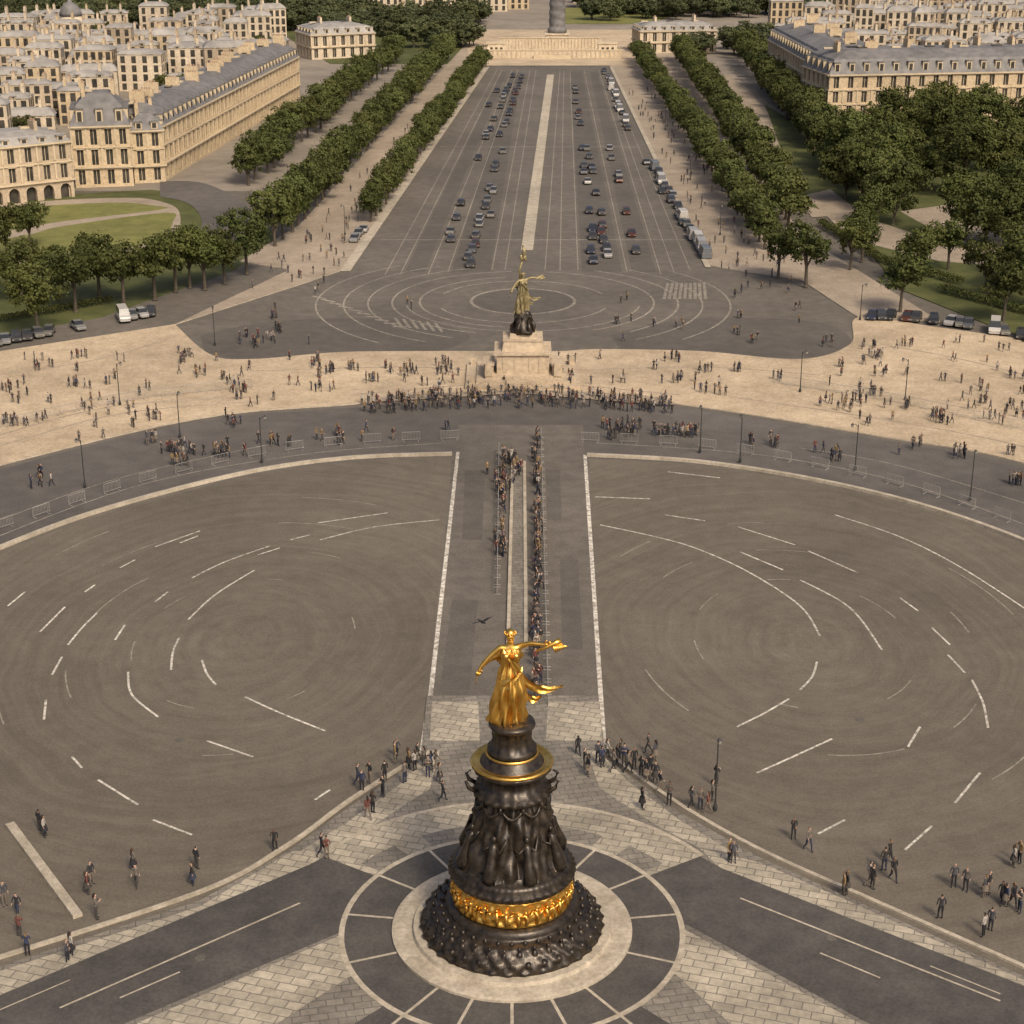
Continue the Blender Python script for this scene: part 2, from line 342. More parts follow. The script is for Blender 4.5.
# ---- far roundabout & avenue
sheet('far_roundabout_road',[(175,325),(300,262),(340,245),(345,268),(705,268),(760,262),(850,300),(858,318),(850,350),(800,362),(600,352),(430,354),(250,362),(210,358)],.008,M['asph'])
sheet('darker_roadway',cr([(200,335),(270,322),(360,318),(440,325),(470,338),(430,352),(330,355),(250,360),(205,352)]),.012,M['patch'])
sheet('darker_roadway',cr([(610,335),(680,320),(760,318),(830,325),(850,345),(800,358),(700,352),(620,349)]),.012,M['patch'])
sheet('avenue_walk',[(175,325),(290,270),(240,262),(300,225),(470,40),(630,40),(700,60),(800,235),(940,322),(858,318),(800,280),(720,268),(705,265),(610,66),(487,66),(350,268),(300,285)],.126,M['walk'],.12,sidemat=M['kerb'])
sheet('avenue_road',[(345,270),(487,66),(612,66),(712,270)],.012,M['asph'])
for q in ([(452,272),(512,72),(522,72),(490,272)],[(582,272),(570,72),(582,72),(622,272)],[(632,272),(590,72),(597,72),(656,272)],[(405,272),(502,72),(507,72),(425,272)]):
    sheet('avenue_parking_strip',q,.016,M['patch'])
sheet('service_road',cr([(160,182),(205,184),(248,208),(243,235),(215,250),(186,250),(202,225),(190,205),(160,197)]),.13,M['ring'])
sheet('side_road',[(710,75),(735,75),(858,215),(812,218)],.13,M['walk'])
c2=G(523,301)
mb=MB()
for r,a0,a1,w in ((7.5,0,360,.5),(12.5,200,340,.3),(12.5,20,160,.3),(15,100,260,.3),(17,190,350,.25),(19,95,250,.3),(19,300,440,.3),(22.5,110,245,.25),(22.5,-50,60,.3),(26,120,240,.25),(26,-55,50,.25),(30,130,230,.25),(30,-45,40,.25)):
    ribbon(mb,arcpts(c2,r,a0,a1,64),w,.0205)
for i in range(9): rb(mb,[(668+i*4.5,283),(664+i*5.2,299)],.45,.0255,curve=False)
for i in range(10):
    u=312+i*9; rb(mb,[(u,296+i*3.4),(u+14,299+i*3.1)],.55,.0255,curve=False)
for i in range(6): rb(mb,[(395+i*8,318+i),(402+i*8,327+i)],.4,.0295,curve=False)
for (a,b) in (((385,275),(497,70)),((400,275),(502,70)),((428,275),(512,70)),((448,272),(518,70)),((492,270),(530,70)),((505,270),(536,70)),((545,270),(560,70)),((560,270),(564,70)),((578,270),(570,70)),((627,272),(584,70)),((661,275),(599,70)),((674,272),(602,70)),((690,270),(606,70))):
    rb(mb,[a,b],.16,.0335,curve=False)
for v in (147,240,110): rb(mb,[(350+(270-v)*.696+4,v),(706-(270-v)*.49-4,v)],.45,.0375,curve=False)
obj('avenue_markings',mb.mesh('avenue_markings',[M['faint']]))
sheet('avenue_median',[(521,250),(547,75),(554,75),(533,250)],.13,M['kerb'],.118)
sector('roundabout_island',c2,0.1,7.3,0,360,.0245,M['patch'])
mb=MB(); rb(mb,[(345,272),(487,67)],1.6,.127,0,.02,curve=False); rb(mb,[(708,268),(611,67)],.9,.127,0,.02,curve=False); obj('pale_kerb',mb.mesh('pale_kerb',[M['kerb']]))
sheet('park_grass',[(-300,420),(0,335),(100,318),(235,270),(280,240),(245,205),(205,195),(150,190),(-300,215)],.05,M['lawn2'],.05)
sheet('lawn_path',cr([(-250,230),(0,205),(120,198),(165,203),(180,215),(172,240),(120,256),(0,268),(-250,330)]),.054,M['walk'])
sheet('lawn',cr([(-250,238),(0,210),(110,203),(155,206),(160,210),(60,222),(0,232),(-250,262)]),.058,M['lawn'])
sheet('lawn',cr([(-250,272),(0,240),(60,227),(165,213),(173,222),(160,238),(115,250),(0,262),(-250,318)]),.062,M['lawn'])
sheet('park_grass',[(800,205),(840,215),(900,290),(1000,330),(1400,450),(1400,170),(1000,150),(860,140),(790,120),(765,105)],.1345,M['lawn2'],.12)
sheet('park_path',[(785,200),(815,205),(850,240),(940,262),(1040,270),(1040,255),(950,246),(870,220),(830,190)],.139,M['walk'])
sheet('park_path',[(900,212),(950,205),(1040,230),(1040,262),(950,240)],.143,M['walk'])
sheet('terrace_court',[(470,66),(640,66),(650,30),(465,30)],.13,M['plaza'],.12)
sheet('park_grass',[(330,64),(462,64),(462,14),(250,14)],.1,M['lawn2'],.08)
sheet('lawn',[(560,24),(650,24),(690,8),(560,8)],.15,M['lawn'],.08)
# ---------------------------------------------------------------- main column
E=empty('victory_column',(C.x,C.y,.14))
mb=MB()
mb.lathe([(7.2,0),(7.2,.16),(7.0,.2),(6.0,.2),(5.9,.42),(5.35,.42)],96,0,cap=False)
obj('stone_rim',mb.mesh('stone_rim',[M['kerb']]),parent=E)
mb=MB()
def relief(a,z,r):
    q=0
    if .5<z<1.75 and r>3.7: q+=.17*abs(math.sin(a*15+math.sin(z*5)))+.09*math.sin(a*37+z*9)
    return q
prof=[(5.4,.2)]+[(5.4-.1*math.sin(i*.9),.4+.12*i) for i in range(3)]+[(5.15,.8),(5.2,.95),(5.0,1.1),(4.9,1.25),(4.65,1.4),(4.6,1.6),(4.3,1.7),(4.05,1.75),(3.9,1.9),(3.95,2.1),(3.6,2.25),(3.45,2.3)]
mb.lathe(prof,240,0,fn=relief,cap=False)
for i in range(34):
    a=2*math.pi*i/34; h=R.uniform(.8,1.25); c=(4.7*math.cos(a),4.7*math.sin(a),1.2)
    mb.ell(c,(.24,.24,.38*h),8,6); mb.ell((c[0],c[1],c[2]+.45*h),(.12,.12,.16),6,5)
    mb.tube([(c[0],c[1],c[2]+.2),(c[0]*1.04+.1*math.sin(a),c[1]*1.04,c[2]+.05),(c[0]*1.06,c[1]*1.06+.12,c[2]-.15)],[.07,.06,.04],5)
    a+=.09; mb.ell((5.1*math.cos(a),5.1*math.sin(a),.95),(.2*h,.2*h,.22),8,6)
    mb.ell((4.2*math.cos(a),4.2*math.sin(a),1.75),(.14,.14,.2*h),6,5)
mb.lathe([(3.4,4.0),(3.62,4.05),(3.75,4.25),(3.75,4.45),(3.5,4.6),(3.55,4.75),(3.3,4.95),(3.0,5.0),(2.85,5.2)],192,0,fn=lambda a,z,r:.05*math.sin(a*44) if 4.1<z<4.5 else .02*math.sin(a*60),cap=False)
def drape(a,z,r):
    k=max(0,min(1,(9.2-z)/4))
    if z>9.45: return 0
    return (.10+.30*k)*abs(math.sin(a*4+.6*math.sin(z*.9)))**.7+.08*math.sin(a*13+z*1.7)+.06*math.sin(a*23-z*2.2)+.05*math.sin(a*9+z*4)
prof=[(2.75-.95*((i/48)**.75),5.0+4.5*i/48) for i in range(49)]
mb.lathe(prof,256,0,fn=drape,cap=False)
for i in range(8):
    a=2*math.pi*i/8+.35; c,s_=math.cos(a),math.sin(a)
    mb.tube([(c*2.95,s_*2.95,4.9),(c*3.05,s_*3.05,5.4),(c*2.85,s_*2.85,6.0),(c*2.65,s_*2.65,6.6),(c*2.5,s_*2.5,7.05),(c*2.42,s_*2.42,7.3)],[.4,.42,.3,.24,.28,.1],10)
    mb.ell((c*2.45,s_*2.45,7.5),(.17,.17,.22),8,6)
    for q in (-1,1):
        mb.tube([(c*2.5-s_*.2*q,s_*2.5+c*.2*q,7.05),(c*2.65-s_*.5*q,s_*2.65+c*.5*q,6.8),(c*2.3-s_*.72*q,s_*2.3+c*.72*q,7.3+.3*q)],[.11,.09,.06],6)
        mb.tube([(c*2.9-s_*.15*q,s_*2.9+c*.15*q,5.7),(c*3.15-s_*.3*q,s_*3.15+c*.3*q,5.4),(c*3.15-s_*.32*q,s_*3.15+c*.32*q,4.95)],[.16,.13,.09],6)
for i in range(10):
    a0=2*math.pi*i/10; P=[]
    for k in range(7):
        a=a0+2*math.pi/10*k/6; z=9.25-.55*math.sin(math.pi*k/6); r=2.02+.12*math.sin(math.pi*k/6); P.append((r*math.cos(a),r*math.sin(a),z))
    mb.tube(P,[.05,.09,.12,.14,.12,.09,.05],6); mb.ell((2.1*math.cos(a0),2.1*math.sin(a0),9.2),(.14,.14,.25),6,5)
mb.lathe([(1.95,9.3),(2.2,9.45),(2.25,9.7),(2.05,9.8),(2.1,9.95),(1.75,10.05),(1.7,10.6),(1.8,10.75),(2.1,10.95),(2.3,11.1),(2.3,11.3),(2.1,11.32)],160,0,fn=lambda a,z,r:.06*math.sin(a*24) if 10.7<z<11.1 or 9.4<z<9.75 else .03*math.sin(a*16),cap=False)
for s_ in (-1,1):
    for q in (-.5,.5):
        mb.tube([(s_*2.0,q,9.6),(s_*2.5,q,9.9),(s_*2.65,q,10.3),(s_*2.4,q,10.5)],[.14,.13,.1,.06],8)
mb.lathe([(1.9,11.35),(1.5,11.8),(1.35,12.0)],64,0,cap=False)
mb.lathe([(1.32,12.0),(1.42,12.1),(1.42,12.35),(1.2,12.45),(1.1,12.9),(1.12,13.5),(1.28,13.65),(1.35,13.8),(1.3,13.95),(.9,14.05)],96,0,fn=lambda a,z,r:.05*math.sin(a*14) if 12.5<z<13.6 else 0)
obj('bronze_shaft',mb.mesh('bronze_shaft',[M['bronze']],True),parent=E)
mb=MB()
mb.lathe([(3.4,2.3),(3.55,2.4),(3.45,2.5)]+[(3.42,2.5+.13*i) for i in range(1,10)]+[(3.42,3.8),(3.55,3.95),(3.4,4.05)],240,0,fn=lambda a,z,r:(.10*abs(math.sin(a*11+1.3*math.sin(z*2.5)))+.06*math.sin(a*31+z*5)+.04*math.sin(a*19-z*11)) if 2.45<z<3.85 else 0,cap=False)
for i in range(38):
    a=2*math.pi*i/38+R.uniform(-.04,.04); h=R.uniform(.3,.6); t_=R.uniform(-.06,.06)
    mb.tube([(3.52*math.cos(a),3.52*math.sin(a),2.5),(3.56*math.cos(a+t_),3.56*math.sin(a+t_),2.95),(3.5*math.cos(a-t_),3.5*math.sin(a-t_),2.9+h)],[.1,.14,.06],6); mb.ell((3.55*math.cos(a),3.55*math.sin(a),2.98+h),(.09,.09,.11),6,5)
    mb.tube([(3.55*math.cos(a),3.55*math.sin(a),3.1),(3.62*math.cos(a+.08),3.62*math.sin(a+.08),3.0+h*.6),(3.55*math.cos(a+.13),3.55*math.sin(a+.13),3.3+t_*4)],[.06,.05,.03],5)
mb.lathe([(2.15,11.3),(2.33,11.32),(2.4,11.42),(2.33,11.52),(2.1,11.5),(2.0,11.38),(1.85,11.42)],96,0,cap=False)
mb.lathe([(1.45,11.9),(1.55,11.98),(1.45,12.06)],64,0,cap=False)
obj('gold_bands',mb.mesh('gold_bands',[M['gold']],True),parent=E)
# ---------------------------------------------------------------- skin-modifier bodies
def skinmesh(name,V,Ed,Rd_,sub=1,root=0):
    me=bpy.data.meshes.new(name+'_sk'); me.from_pydata(V,Ed,[]); o=bpy.data.objects.new(name+'_sk',me); COL.objects.link(o)
    m=o.modifiers.new('s','SKIN'); m.branch_smoothing=.3; s=o.modifiers.new('d','SUBSURF'); s.levels=sub; s.render_levels=sub
    for i,r in enumerate(Rd_):
        sv=me.skin_vertices[0].data[i]; sv.radius=r if isinstance(r,tuple) else (r,r); sv.use_root=(i==root)
    bpy.context.view_layer.update()
    dg=bpy.context.evaluated_depsgraph_get(); out=bpy.data.meshes.new_from_object(o.evaluated_get(dg))
    out.name=name; bpy.data.objects.remove(o); bpy.data.meshes.remove(me); return out
def body(name,arms,legs,sub=1,lean=0,noleg=False):
    V=[(0,0,.96),(0,0,1.12),(0,lean*.5,1.32),(0,lean,1.47),(0,lean-.01,1.53),(0,lean-.025,1.60),(0,lean-.02,1.70)]
    Ed=[(0,1),(1,2),(2,3),(3,4),(4,5),(5,6)]; Q=[(.15,.11),(.125,.095),(.155,.105),(.075,.065),(.05,.05),(.085,.095),(.07,.08)]
    for k,sx in enumerate((1,-1)):
        e,w,h=arms[k]; b=len(V); V+=[(sx*.17,lean*.8,1.425),e,w,h]; Ed+=[(2,b),(b,b+1),(b+1,b+2),(b+2,b+3)]; Q+=[.062,.045,.03,(.034,.022)]
    if not noleg:
        for k,sx in enumerate((1,-1)):
            kn,an,to=legs[k]; b=len(V); V+=[(sx*.095,0,.88),kn,an,to]; Ed+=[(0,b),(b,b+1),(b+1,b+2),(b+2,b+3)]; Q+=[.098,.066,.042,.035]
    return skinmesh(name,V,Ed,Q,sub)
def make_person(name,arms,legs,lean=0,longhair=False,skirt=False):
    me=body(name,arms,legs,1,lean)
    for k in ('shirt','pants','skin','hair','tyre'): me.materials.append(M[k])
    for p in me.polygons:
        c=p.center; p.use_smooth=True
        if c.z>1.52:
            if c.z>1.665 or (c.y>lean+.0 and c.z>1.57): p.material_index=3
            else: p.material_index=2
        elif c.z>1.47 and abs(c.x)<.1: p.material_index=2
        elif c.z<.09: p.material_index=4
        else:
            d=min((c-Vector(a[2])).length for a in arms); dw=min((c-Vector(a[1])).length for a in arms)
            if d<.1 or dw<.05: p.material_index=2
            elif c.z<.93 and abs(c.x)<.21: p.material_index=1
            else: p.material_index=0
    mb=MB()
    for a in arms:
        w=Vector(a[1]); h=Vector(a[2]); d=(h-w).normalized(); side=d.cross(Vector((1,0,0))).normalized(); nn=side.cross(d)
        for i,(l,off) in enumerate(((.075,-.03),(.085,-.01),(.08,.01),(.062,.028))):
            p=h+side*off; mb.tube([p-d*.01,p+d*l*.55,p+d*l*.9-nn*.018],[.009,.008,.006],5,2)
        p=w+d*.03-side*.03; mb.tube([p,p-side*.03+d*.025,p-side*.035+d*.055],[.011,.009,.007],5,2)
    mb.tube([(0,lean-.105,1.625),(0,lean-.13,1.6),(0,lean-.112,1.59)],[.008,.014,.01],6,2)
    for s in (-1,1): mb.ell((s*.09,lean-.02,1.61),(.012,.02,.03),6,4,2); mb.ell((s*.033,lean-.108,1.635),(.012,.008,.008),6,4,4)
    mb.ell((0,lean-.112,1.565),(.026,.008,.007),6,4,0)
    if longhair:
        mb.tube([(0,lean+.02,1.72),(0,lean+.07,1.62),(0,lean+.09,1.5),(0,lean+.085,1.38)],[.07,.09,.075,.04],8,3)
    if skirt:
        mb.lathe([(.16,1.0),(.2,.85),(.25,.6),(.26,.55)],16,1,fn=lambda a,z,r:.012*math.sin(a*8),cap=False)
    me2=mb.mesh(name+'x',[M[k] for k in ('shirt','pants','skin','hair','tyre')],True)
    bm=bmesh.new(); bm.from_mesh(me); bm.from_mesh(me2); bm.to_mesh(me); bm.free(); bpy.data.meshes.remove(me2)
    return me
A0=[((.25,.02,1.16),(.25,-.06,.93),(.245,-.09,.86)),((-.25,.02,1.16),(-.25,-.05,.93),(-.245,-.08,.86))]
A1=[((.24,.1,1.18),(.23,.04,.96),(.23,.03,.89)),((-.24,-.06,1.18),(-.22,-.2,1.0),(-.215,-.26,.96))]
A2=[((.24,-.03,1.17),(.13,-.24,1.28),(.07,-.28,1.33)),((-.24,-.03,1.17),(-.13,-.24,1.28),(-.07,-.28,1.33))]
A3=[((.23,.03,1.17),(.2,-.05,.96),(.17,-.1,.92)),((-.22,-.12,1.22),(-.15,-.22,1.4),(-.12,-.22,1.47))]
L0=[((.1,-.01,.5),(.105,.02,.08),(.115,-.14,.04)),((-.1,-.01,.5),(-.105,.02,.08),(-.115,-.14,.04))]
L1=[((.1,-.17,.53),(.1,-.22,.1),(.105,-.38,.05)),((-.1,.08,.5),(-.1,.34,.13),(-.105,.22,.04))]
L2=[((.12,-.02,.5),(.14,.02,.08),(.165,-.13,.04)),((-.1,-.03,.5),(-.11,.02,.08),(-.13,-.14,.04))]
PM=[make_person('person_a',A0,L0),make_person('person_b',A1,L1),make_person('person_c',A2,L0,longhair=True),make_person('person_d',A3,L2,lean=-.02),make_person('person_e',A1,L1,longhair=True,lean=-.03),make_person('person_f',A0,L2,longhair=True,skirt=True),make_person('person_g',A0,L2)]
def person(u,v,z=.0,s=1.0,parent=None,name='person',rz=None):
    p=G(u,v,z); o=obj(name,R.choice(PM),p,R.uniform(0,6.28) if rz is None else rz,s*R.uniform(.94,1.06),parent); return o
near=[(40,830),(45,836),(88,893),(92,884),(134,870),(137,886),(197,868),(193,884),(275,850),(68,962),(72,955),(20,936),(28,955),(5,905),(18,915),(97,918),
(358,783),(370,782),(373,812),(368,818),(395,762),(397,757),(405,782),(385,780),(383,796),(428,776),(431,770),(440,782),(443,800),(415,770),(418,762),(322,855),(327,857),
(578,755),(584,768),(588,775),(598,762),(607,758),(613,770),(620,758),(624,765),(634,768),(641,775),(646,780),(655,782),(642,808),(660,790),(669,804),(691,806),(712,800),(716,785),(708,812),(733,862),(729,860),
(793,838),(808,850),(843,895),(846,893),(872,888),(869,884),(893,880),(889,862),(884,870),(940,918),(953,886),(965,890),(984,896),(988,893),(990,930),(983,936),(1013,866),(1019,862),(1001,903),(1012,906),(1019,912),(648,752),(655,760),(549,805),(1005,905),(424,765),(436,770),(409,768),(362,790),(602,766),(617,764),(650,775),(628,772),(700,808)]
for i,(u,v) in enumerate(near): person(u,v+1,.13 if (v>760 and 285<u<760) else .014,1.0)
def crowd(name,gen,n,z,s,cl=1):
    e=empty(name); k=0
    while k<n:
        u,v=gen(); m=1 if cl==1 else R.choice((1,1,2,2,3,4,6))
        for j in range(m):
            person(u+(R.gauss(0,5) if j else 0),v+(R.gauss(0,1.6) if j else 0),z,s,e); k+=1
crowd('queue_of_people',lambda:(503+R.gauss(0,1.3)+(R.random()<.12)*R.uniform(-8,0),R.uniform(455,560)),40,.016,.92)
crowd('queue_of_people',lambda:(537+R.gauss(0,1.8),R.uniform(438,640)),85,.016,.92)
crowd('queue_of_people',lambda:(537+R.gauss(0,2.5),R.uniform(640,700)),16,.016,.95)
crowd('queue_of_people',lambda:(515+R.gauss(0,9),R.uniform(455,490)),24,.016,.9)
def arcv(u): return 391+(abs(u-520)/500)**1.9*75
def g1():
    u=R.uniform(360,672); return (u,arcv(u)+R.uniform(2,18))
crowd('crowd_of_people',g1,230,.02,.8)
def g2():
    u=R.uniform(-60,1084); v=R.uniform(358,arcv(u)-5); return (u,v)
crowd('crowd_of_people',g2,290,.135,.76,2)
def g3():
    if R.random()<.5: return (R.uniform(0,250),R.uniform(355,428))
    return (R.uniform(850,1024),R.uniform(342,428))
crowd('crowd_of_people',g3,190,.135,.72,2)
def g4():
    u=R.choice((R.uniform(170,455),R.uniform(585,860))); return (u,arcv(u)+42-abs(u-520)*.02+R.uniform(-7,5))
crowd('crowd_of_people',g4,110,.012,.88,2)
def g4b():
    u=R.choice((R.uniform(0,250),R.uniform(800,1024))); return (u,arcv(u)+R.uniform(2,34))
crowd('crowd_of_people',g4b,40,.012,.88,2)
def g5():
    v=R.uniform(90,300); t=(v-66)/204
    u=R.choice((345+(1-t)*142-R.uniform(4,60)*(.3+t),712-(1-t)*100+R.uniform(4,60)*(.3+t))); return (u,v)
crowd('crowd_of_people',g5,200,.13,.8)
def g6(): return (R.uniform(240,440) if R.random()<.5 else R.uniform(600,840),R.uniform(300,345))
crowd('crowd_of_people',g6,60,.014,.8,2)
# ---------------------------------------------------------------- gold statue
def statue(name,parent,mat,scale,loc,rz=0,horn=True):
    arms=[((.33,-.06,1.5),(.55,-.14,1.50),(.63,-.16,1.52)),((-.36,-.02,1.26),(-.52,-.06,1.08),(-.55,-.08,1.0))]
    me=body(name+'_body',arms,[],2,0,noleg=True); me.materials.append(mat)
    for p in me.polygons: p.use_smooth=True
    mb=MB()
    prof=[(.27,0),(.3,.06),(.27,.3),(.25,.55),(.215,.8),(.19,.95),(.145,1.08),(.14,1.14),(.165,1.28),(.16,1.34),(.12,1.42)]
    P2=[]
    for i in range(len(prof)-1):
        for k in range(5): P2.append(tuple(prof[i][j]+(prof[i+1][j]-prof[i][j])*k/5 for j in range(2)))
    def folds(a,z,r):
        k=max(0,1-z/1.1); return (.012+.04*k)*math.sin(a*9+z*5)+.022*math.sin(a*15-z*7)*(.4+k)+.09*k*k*math.cos(a-2.4)+.05*math.exp(-((z-.62)/.2)**2)*max(0,math.cos(a+1.2))
    mb.lathe(P2,128,0,fn=folds,sy=.85)
    def cloth(pts,w0,w1,th=.02):
        P=[Vector(p) for p in pts]; n=len(P); vs=[];fs=[]
        for i,p in enumerate(P):
            w=w0+(w1-w0)*i/(n-1)
            for k in range(5):
                q=(k/4-.5)*w; vs.append((p.x,p.y+.03*math.sin(k*2+i*.8),p.z+q))
        for i in range(n-1):
            for k in range(4): a=i*5+k; fs.append((a,a+1,a+6,a+5))
        o=len(vs); vs+=[(v[0],v[1]+th,v[2]) for v in vs]; fs+=[tuple(o+j for j in reversed(f)) for f in fs]
        mb.add(vs,fs)
    cr3=lambda a,b,c,n=10:[tuple((1-t)**2*a[j]+2*t*(1-t)*b[j]+t*t*c[j] for j in range(3)) for t in [i/n for i in range(n+1)]]
    cloth(cr3((.12,.08,.85),(.5,.15,.35),(.92,.05,.6)),.26,.03)
    cloth(cr3((.15,.05,.6),(.4,.15,.2),(.55,.05,.42)),.22,.04)
    cloth(cr3((-.1,.08,1.25),(-.55,.12,1.2),(-.6,0,.7)),.22,.04)
    cloth(cr3((-.12,-.12,1.36),(.02,-.24,1.2),(.2,-.1,.95)),.1,.16)
    cloth(cr3((.2,-.1,1.0),(.0,-.3,.8),(-.22,-.12,.75)),.12,.2)
    for s in (-1,1):
        for k in range(5):
            mb.tube(cr3((s*.05,.12,1.38),(s*(.14+.03*k),.3,1.3-.06*k),(s*(.12+.035*k),.3,.9+.05*k),8),[.03,.045,.05,.05,.045,.04,.03,.02,.01],6)
    mb.ell((0,.02,1.665),(.09,.1,.085),12,8); mb.ell((0,.12,1.66),(.045,.045,.045),8,6)
    mb.tube([(0,-.105,1.63),(0,-.135,1.6),(0,-.115,1.59)],[.008,.015,.01],6)
    for s in (-1,1): mb.ell((s*.033,-.108,1.635),(.013,.008,.008),6,4); mb.ell((s*.085,-.14,1.3),(.06,.05,.06),8,6)
    mb.ell((0,-.112,1.565),(.026,.01,.008),6,4)
    for k in range(14):
        a=2*math.pi*k/14; mb.ell((.098*math.cos(a),.1*math.sin(a)-.01,1.685),(.018,.018,.022),6,4)
    for a in arms:
        w=Vector(a[1]); h=Vector(a[2]); d=(h-w).normalized(); side=Vector((0,1,0)).cross(d).normalized(); nn=side.cross(d)
        for i,(l,off) in enumerate(((.075,-.03),(.085,-.01),(.08,.01),(.062,.028))):
            p=h+side*off; mb.tube([p-d*.01,p+d*l*.5,p+d*l*.8-nn*.03],[.012,.011,.008],6)
        p=w+d*.03-side*.03; mb.tube([p,p-side*.03+d*.025,p-side*.035+d*.055],[.013,.011,.008],5)
    mb.tube([(.42,-.18,1.40),(.62,-.18,1.48),(.74,-.16,1.53),(.84,-.14,1.55)],[.02,.035,.05,.07],10)
    for k in range(7): mb.tube([(.7+.02*k,-.16,1.5),(.74+.03*k,-.2,1.42+.01*k),(.76+.035*k,-.2,1.36+.02*k)],[.03,.025,.008],5)
    me2=mb.mesh(name+'_robe',[mat],True)
    bm=bmesh.new(); bm.from_mesh(me); bm.from_mesh(me2); bm.to_mesh(me); bm.free()
    return obj(name,me,loc,rz,scale,parent)
statue('victory_figure',E,M['gold'],3.3,(-.1,0,13.95),.1)
def bird(loc):
    mb=MB(); mb.tube([(0,-.3,0),(0,-.22,.03),(0,0,0),(0,.2,0),(0,.38,.01)],[.03,.06,.1,.06,.02],8)
    for s in (-1,1):
        mb.add([(s*.06,-.12,.03),(s*.45,-.22,.2),(s*.85,-.02,.12),(s*.5,.1,.12),(s*.06,.14,.02)],[(0,1,3,4),(1,2,3)])
    mb.add([(-.05,.3,0),(.05,.3,0),(.12,.5,.01),(-.12,.5,.01)],[(0,1,2,3)])
    obj('flying_pigeon',mb.mesh('flying_pigeon',[M['tyre']],True),loc,.7,.9)
bird((-1.65,86.3,20.3))
# ---------------------------------------------------------------- far monument
p=G(523,386); E2=empty('avenue_monument',(p.x,p.y+4,.13))
mb=MB()
mb.box((0,-.6,.2),(14,10.5,.4)); mb.box((0,-.3,.55),(11.4,9.0,.3)); mb.box((0,0,.85),(9.2,7.4,.3))
mb.box((0,0,2.2),(6.4,5.2,2.4)); mb.box((0,0,3.5),(7.0,5.8,.25)); mb.box((0,.3,4.2),(5.2,4.2,1.2),taper=.9); mb.box((0,.3,4.95),(4.9,4,.25)); mb.box((0,.3,5.35),(3.4,3.2,.55),taper=.92)
for s in (-1,1):
    mb.box((s*4.2,-1.2,1.6),(1.2,4,1.2)); mb.box((s*4.2,-1.2,2.25),(1.4,4.2,.14)); mb.box((s*2.2,-2.62,2.2),(.5,.12,2.0)); mb.box((s*.9,-2.62,2.2),(.4,.1,1.8))
    mb.box((s*4.2,-3.5,1.9),(.9,.7,1.7),taper=.85); mb.box((s*6.2,-4.6,.85),(.7,.7,.9),taper=.8); mb.box((s*6.2,3.6,.85),(.7,.7,.9),taper=.8)
for i in range(5): mb.box((0,-4.9-.35*i,.95-.17*i),(4,.36,.17))
obj('stone_pedestal',mb.mesh('stone_pedestal',[M['wall3']]),parent=E2)
mb=MB()
mb.lathe([(1.5,5.6),(1.45,5.9),(1.2,6.5),(1.0,7.2),(.9,8),(.6,8.4)],24,0,fn=lambda a,z,r:.2*math.sin(a*3+z*2)+.12*math.sin(a*7-z*3))
for i in range(6):
    a=i*1.05; mb.tube([(1.2*math.cos(a),1.2*math.sin(a),5.6),(1.35*math.cos(a),1.35*math.sin(a),6.4),(1.0*math.cos(a+.4),1.0*math.sin(a+.4),7.3)],[.3,.28,.16],8); mb.ell((1.02*math.cos(a+.45),1.02*math.sin(a+.45),7.6),(.2,.2,.25),8,6)
obj('bronze_group',mb.mesh('bronze_group',[M['bronze']],True),parent=E2)
statue('crowning_figure',E2,M['oldbronze'],2.9,(0,0,8.0),.4)
mb=MB()
mb.tube([(-.3,0,12.2),(-.45,-.1,13.4),(-.1,0,14.4)],[.16,.14,.12],8)
for k in range(9):
    a=2*math.pi*k/9; mb.ell((.25*math.cos(a),.1*math.sin(a),14.7+.12*(k%3)),(.22,.2,.3),6,5)
mb.tube([(0,0,14.6),(.15,0,15.6),(-.05,0,16.4)],[.3,.22,.08],8)
obj('raised_torch',mb.mesh('raised_torch',[M['oldbronze']],True),parent=E2)
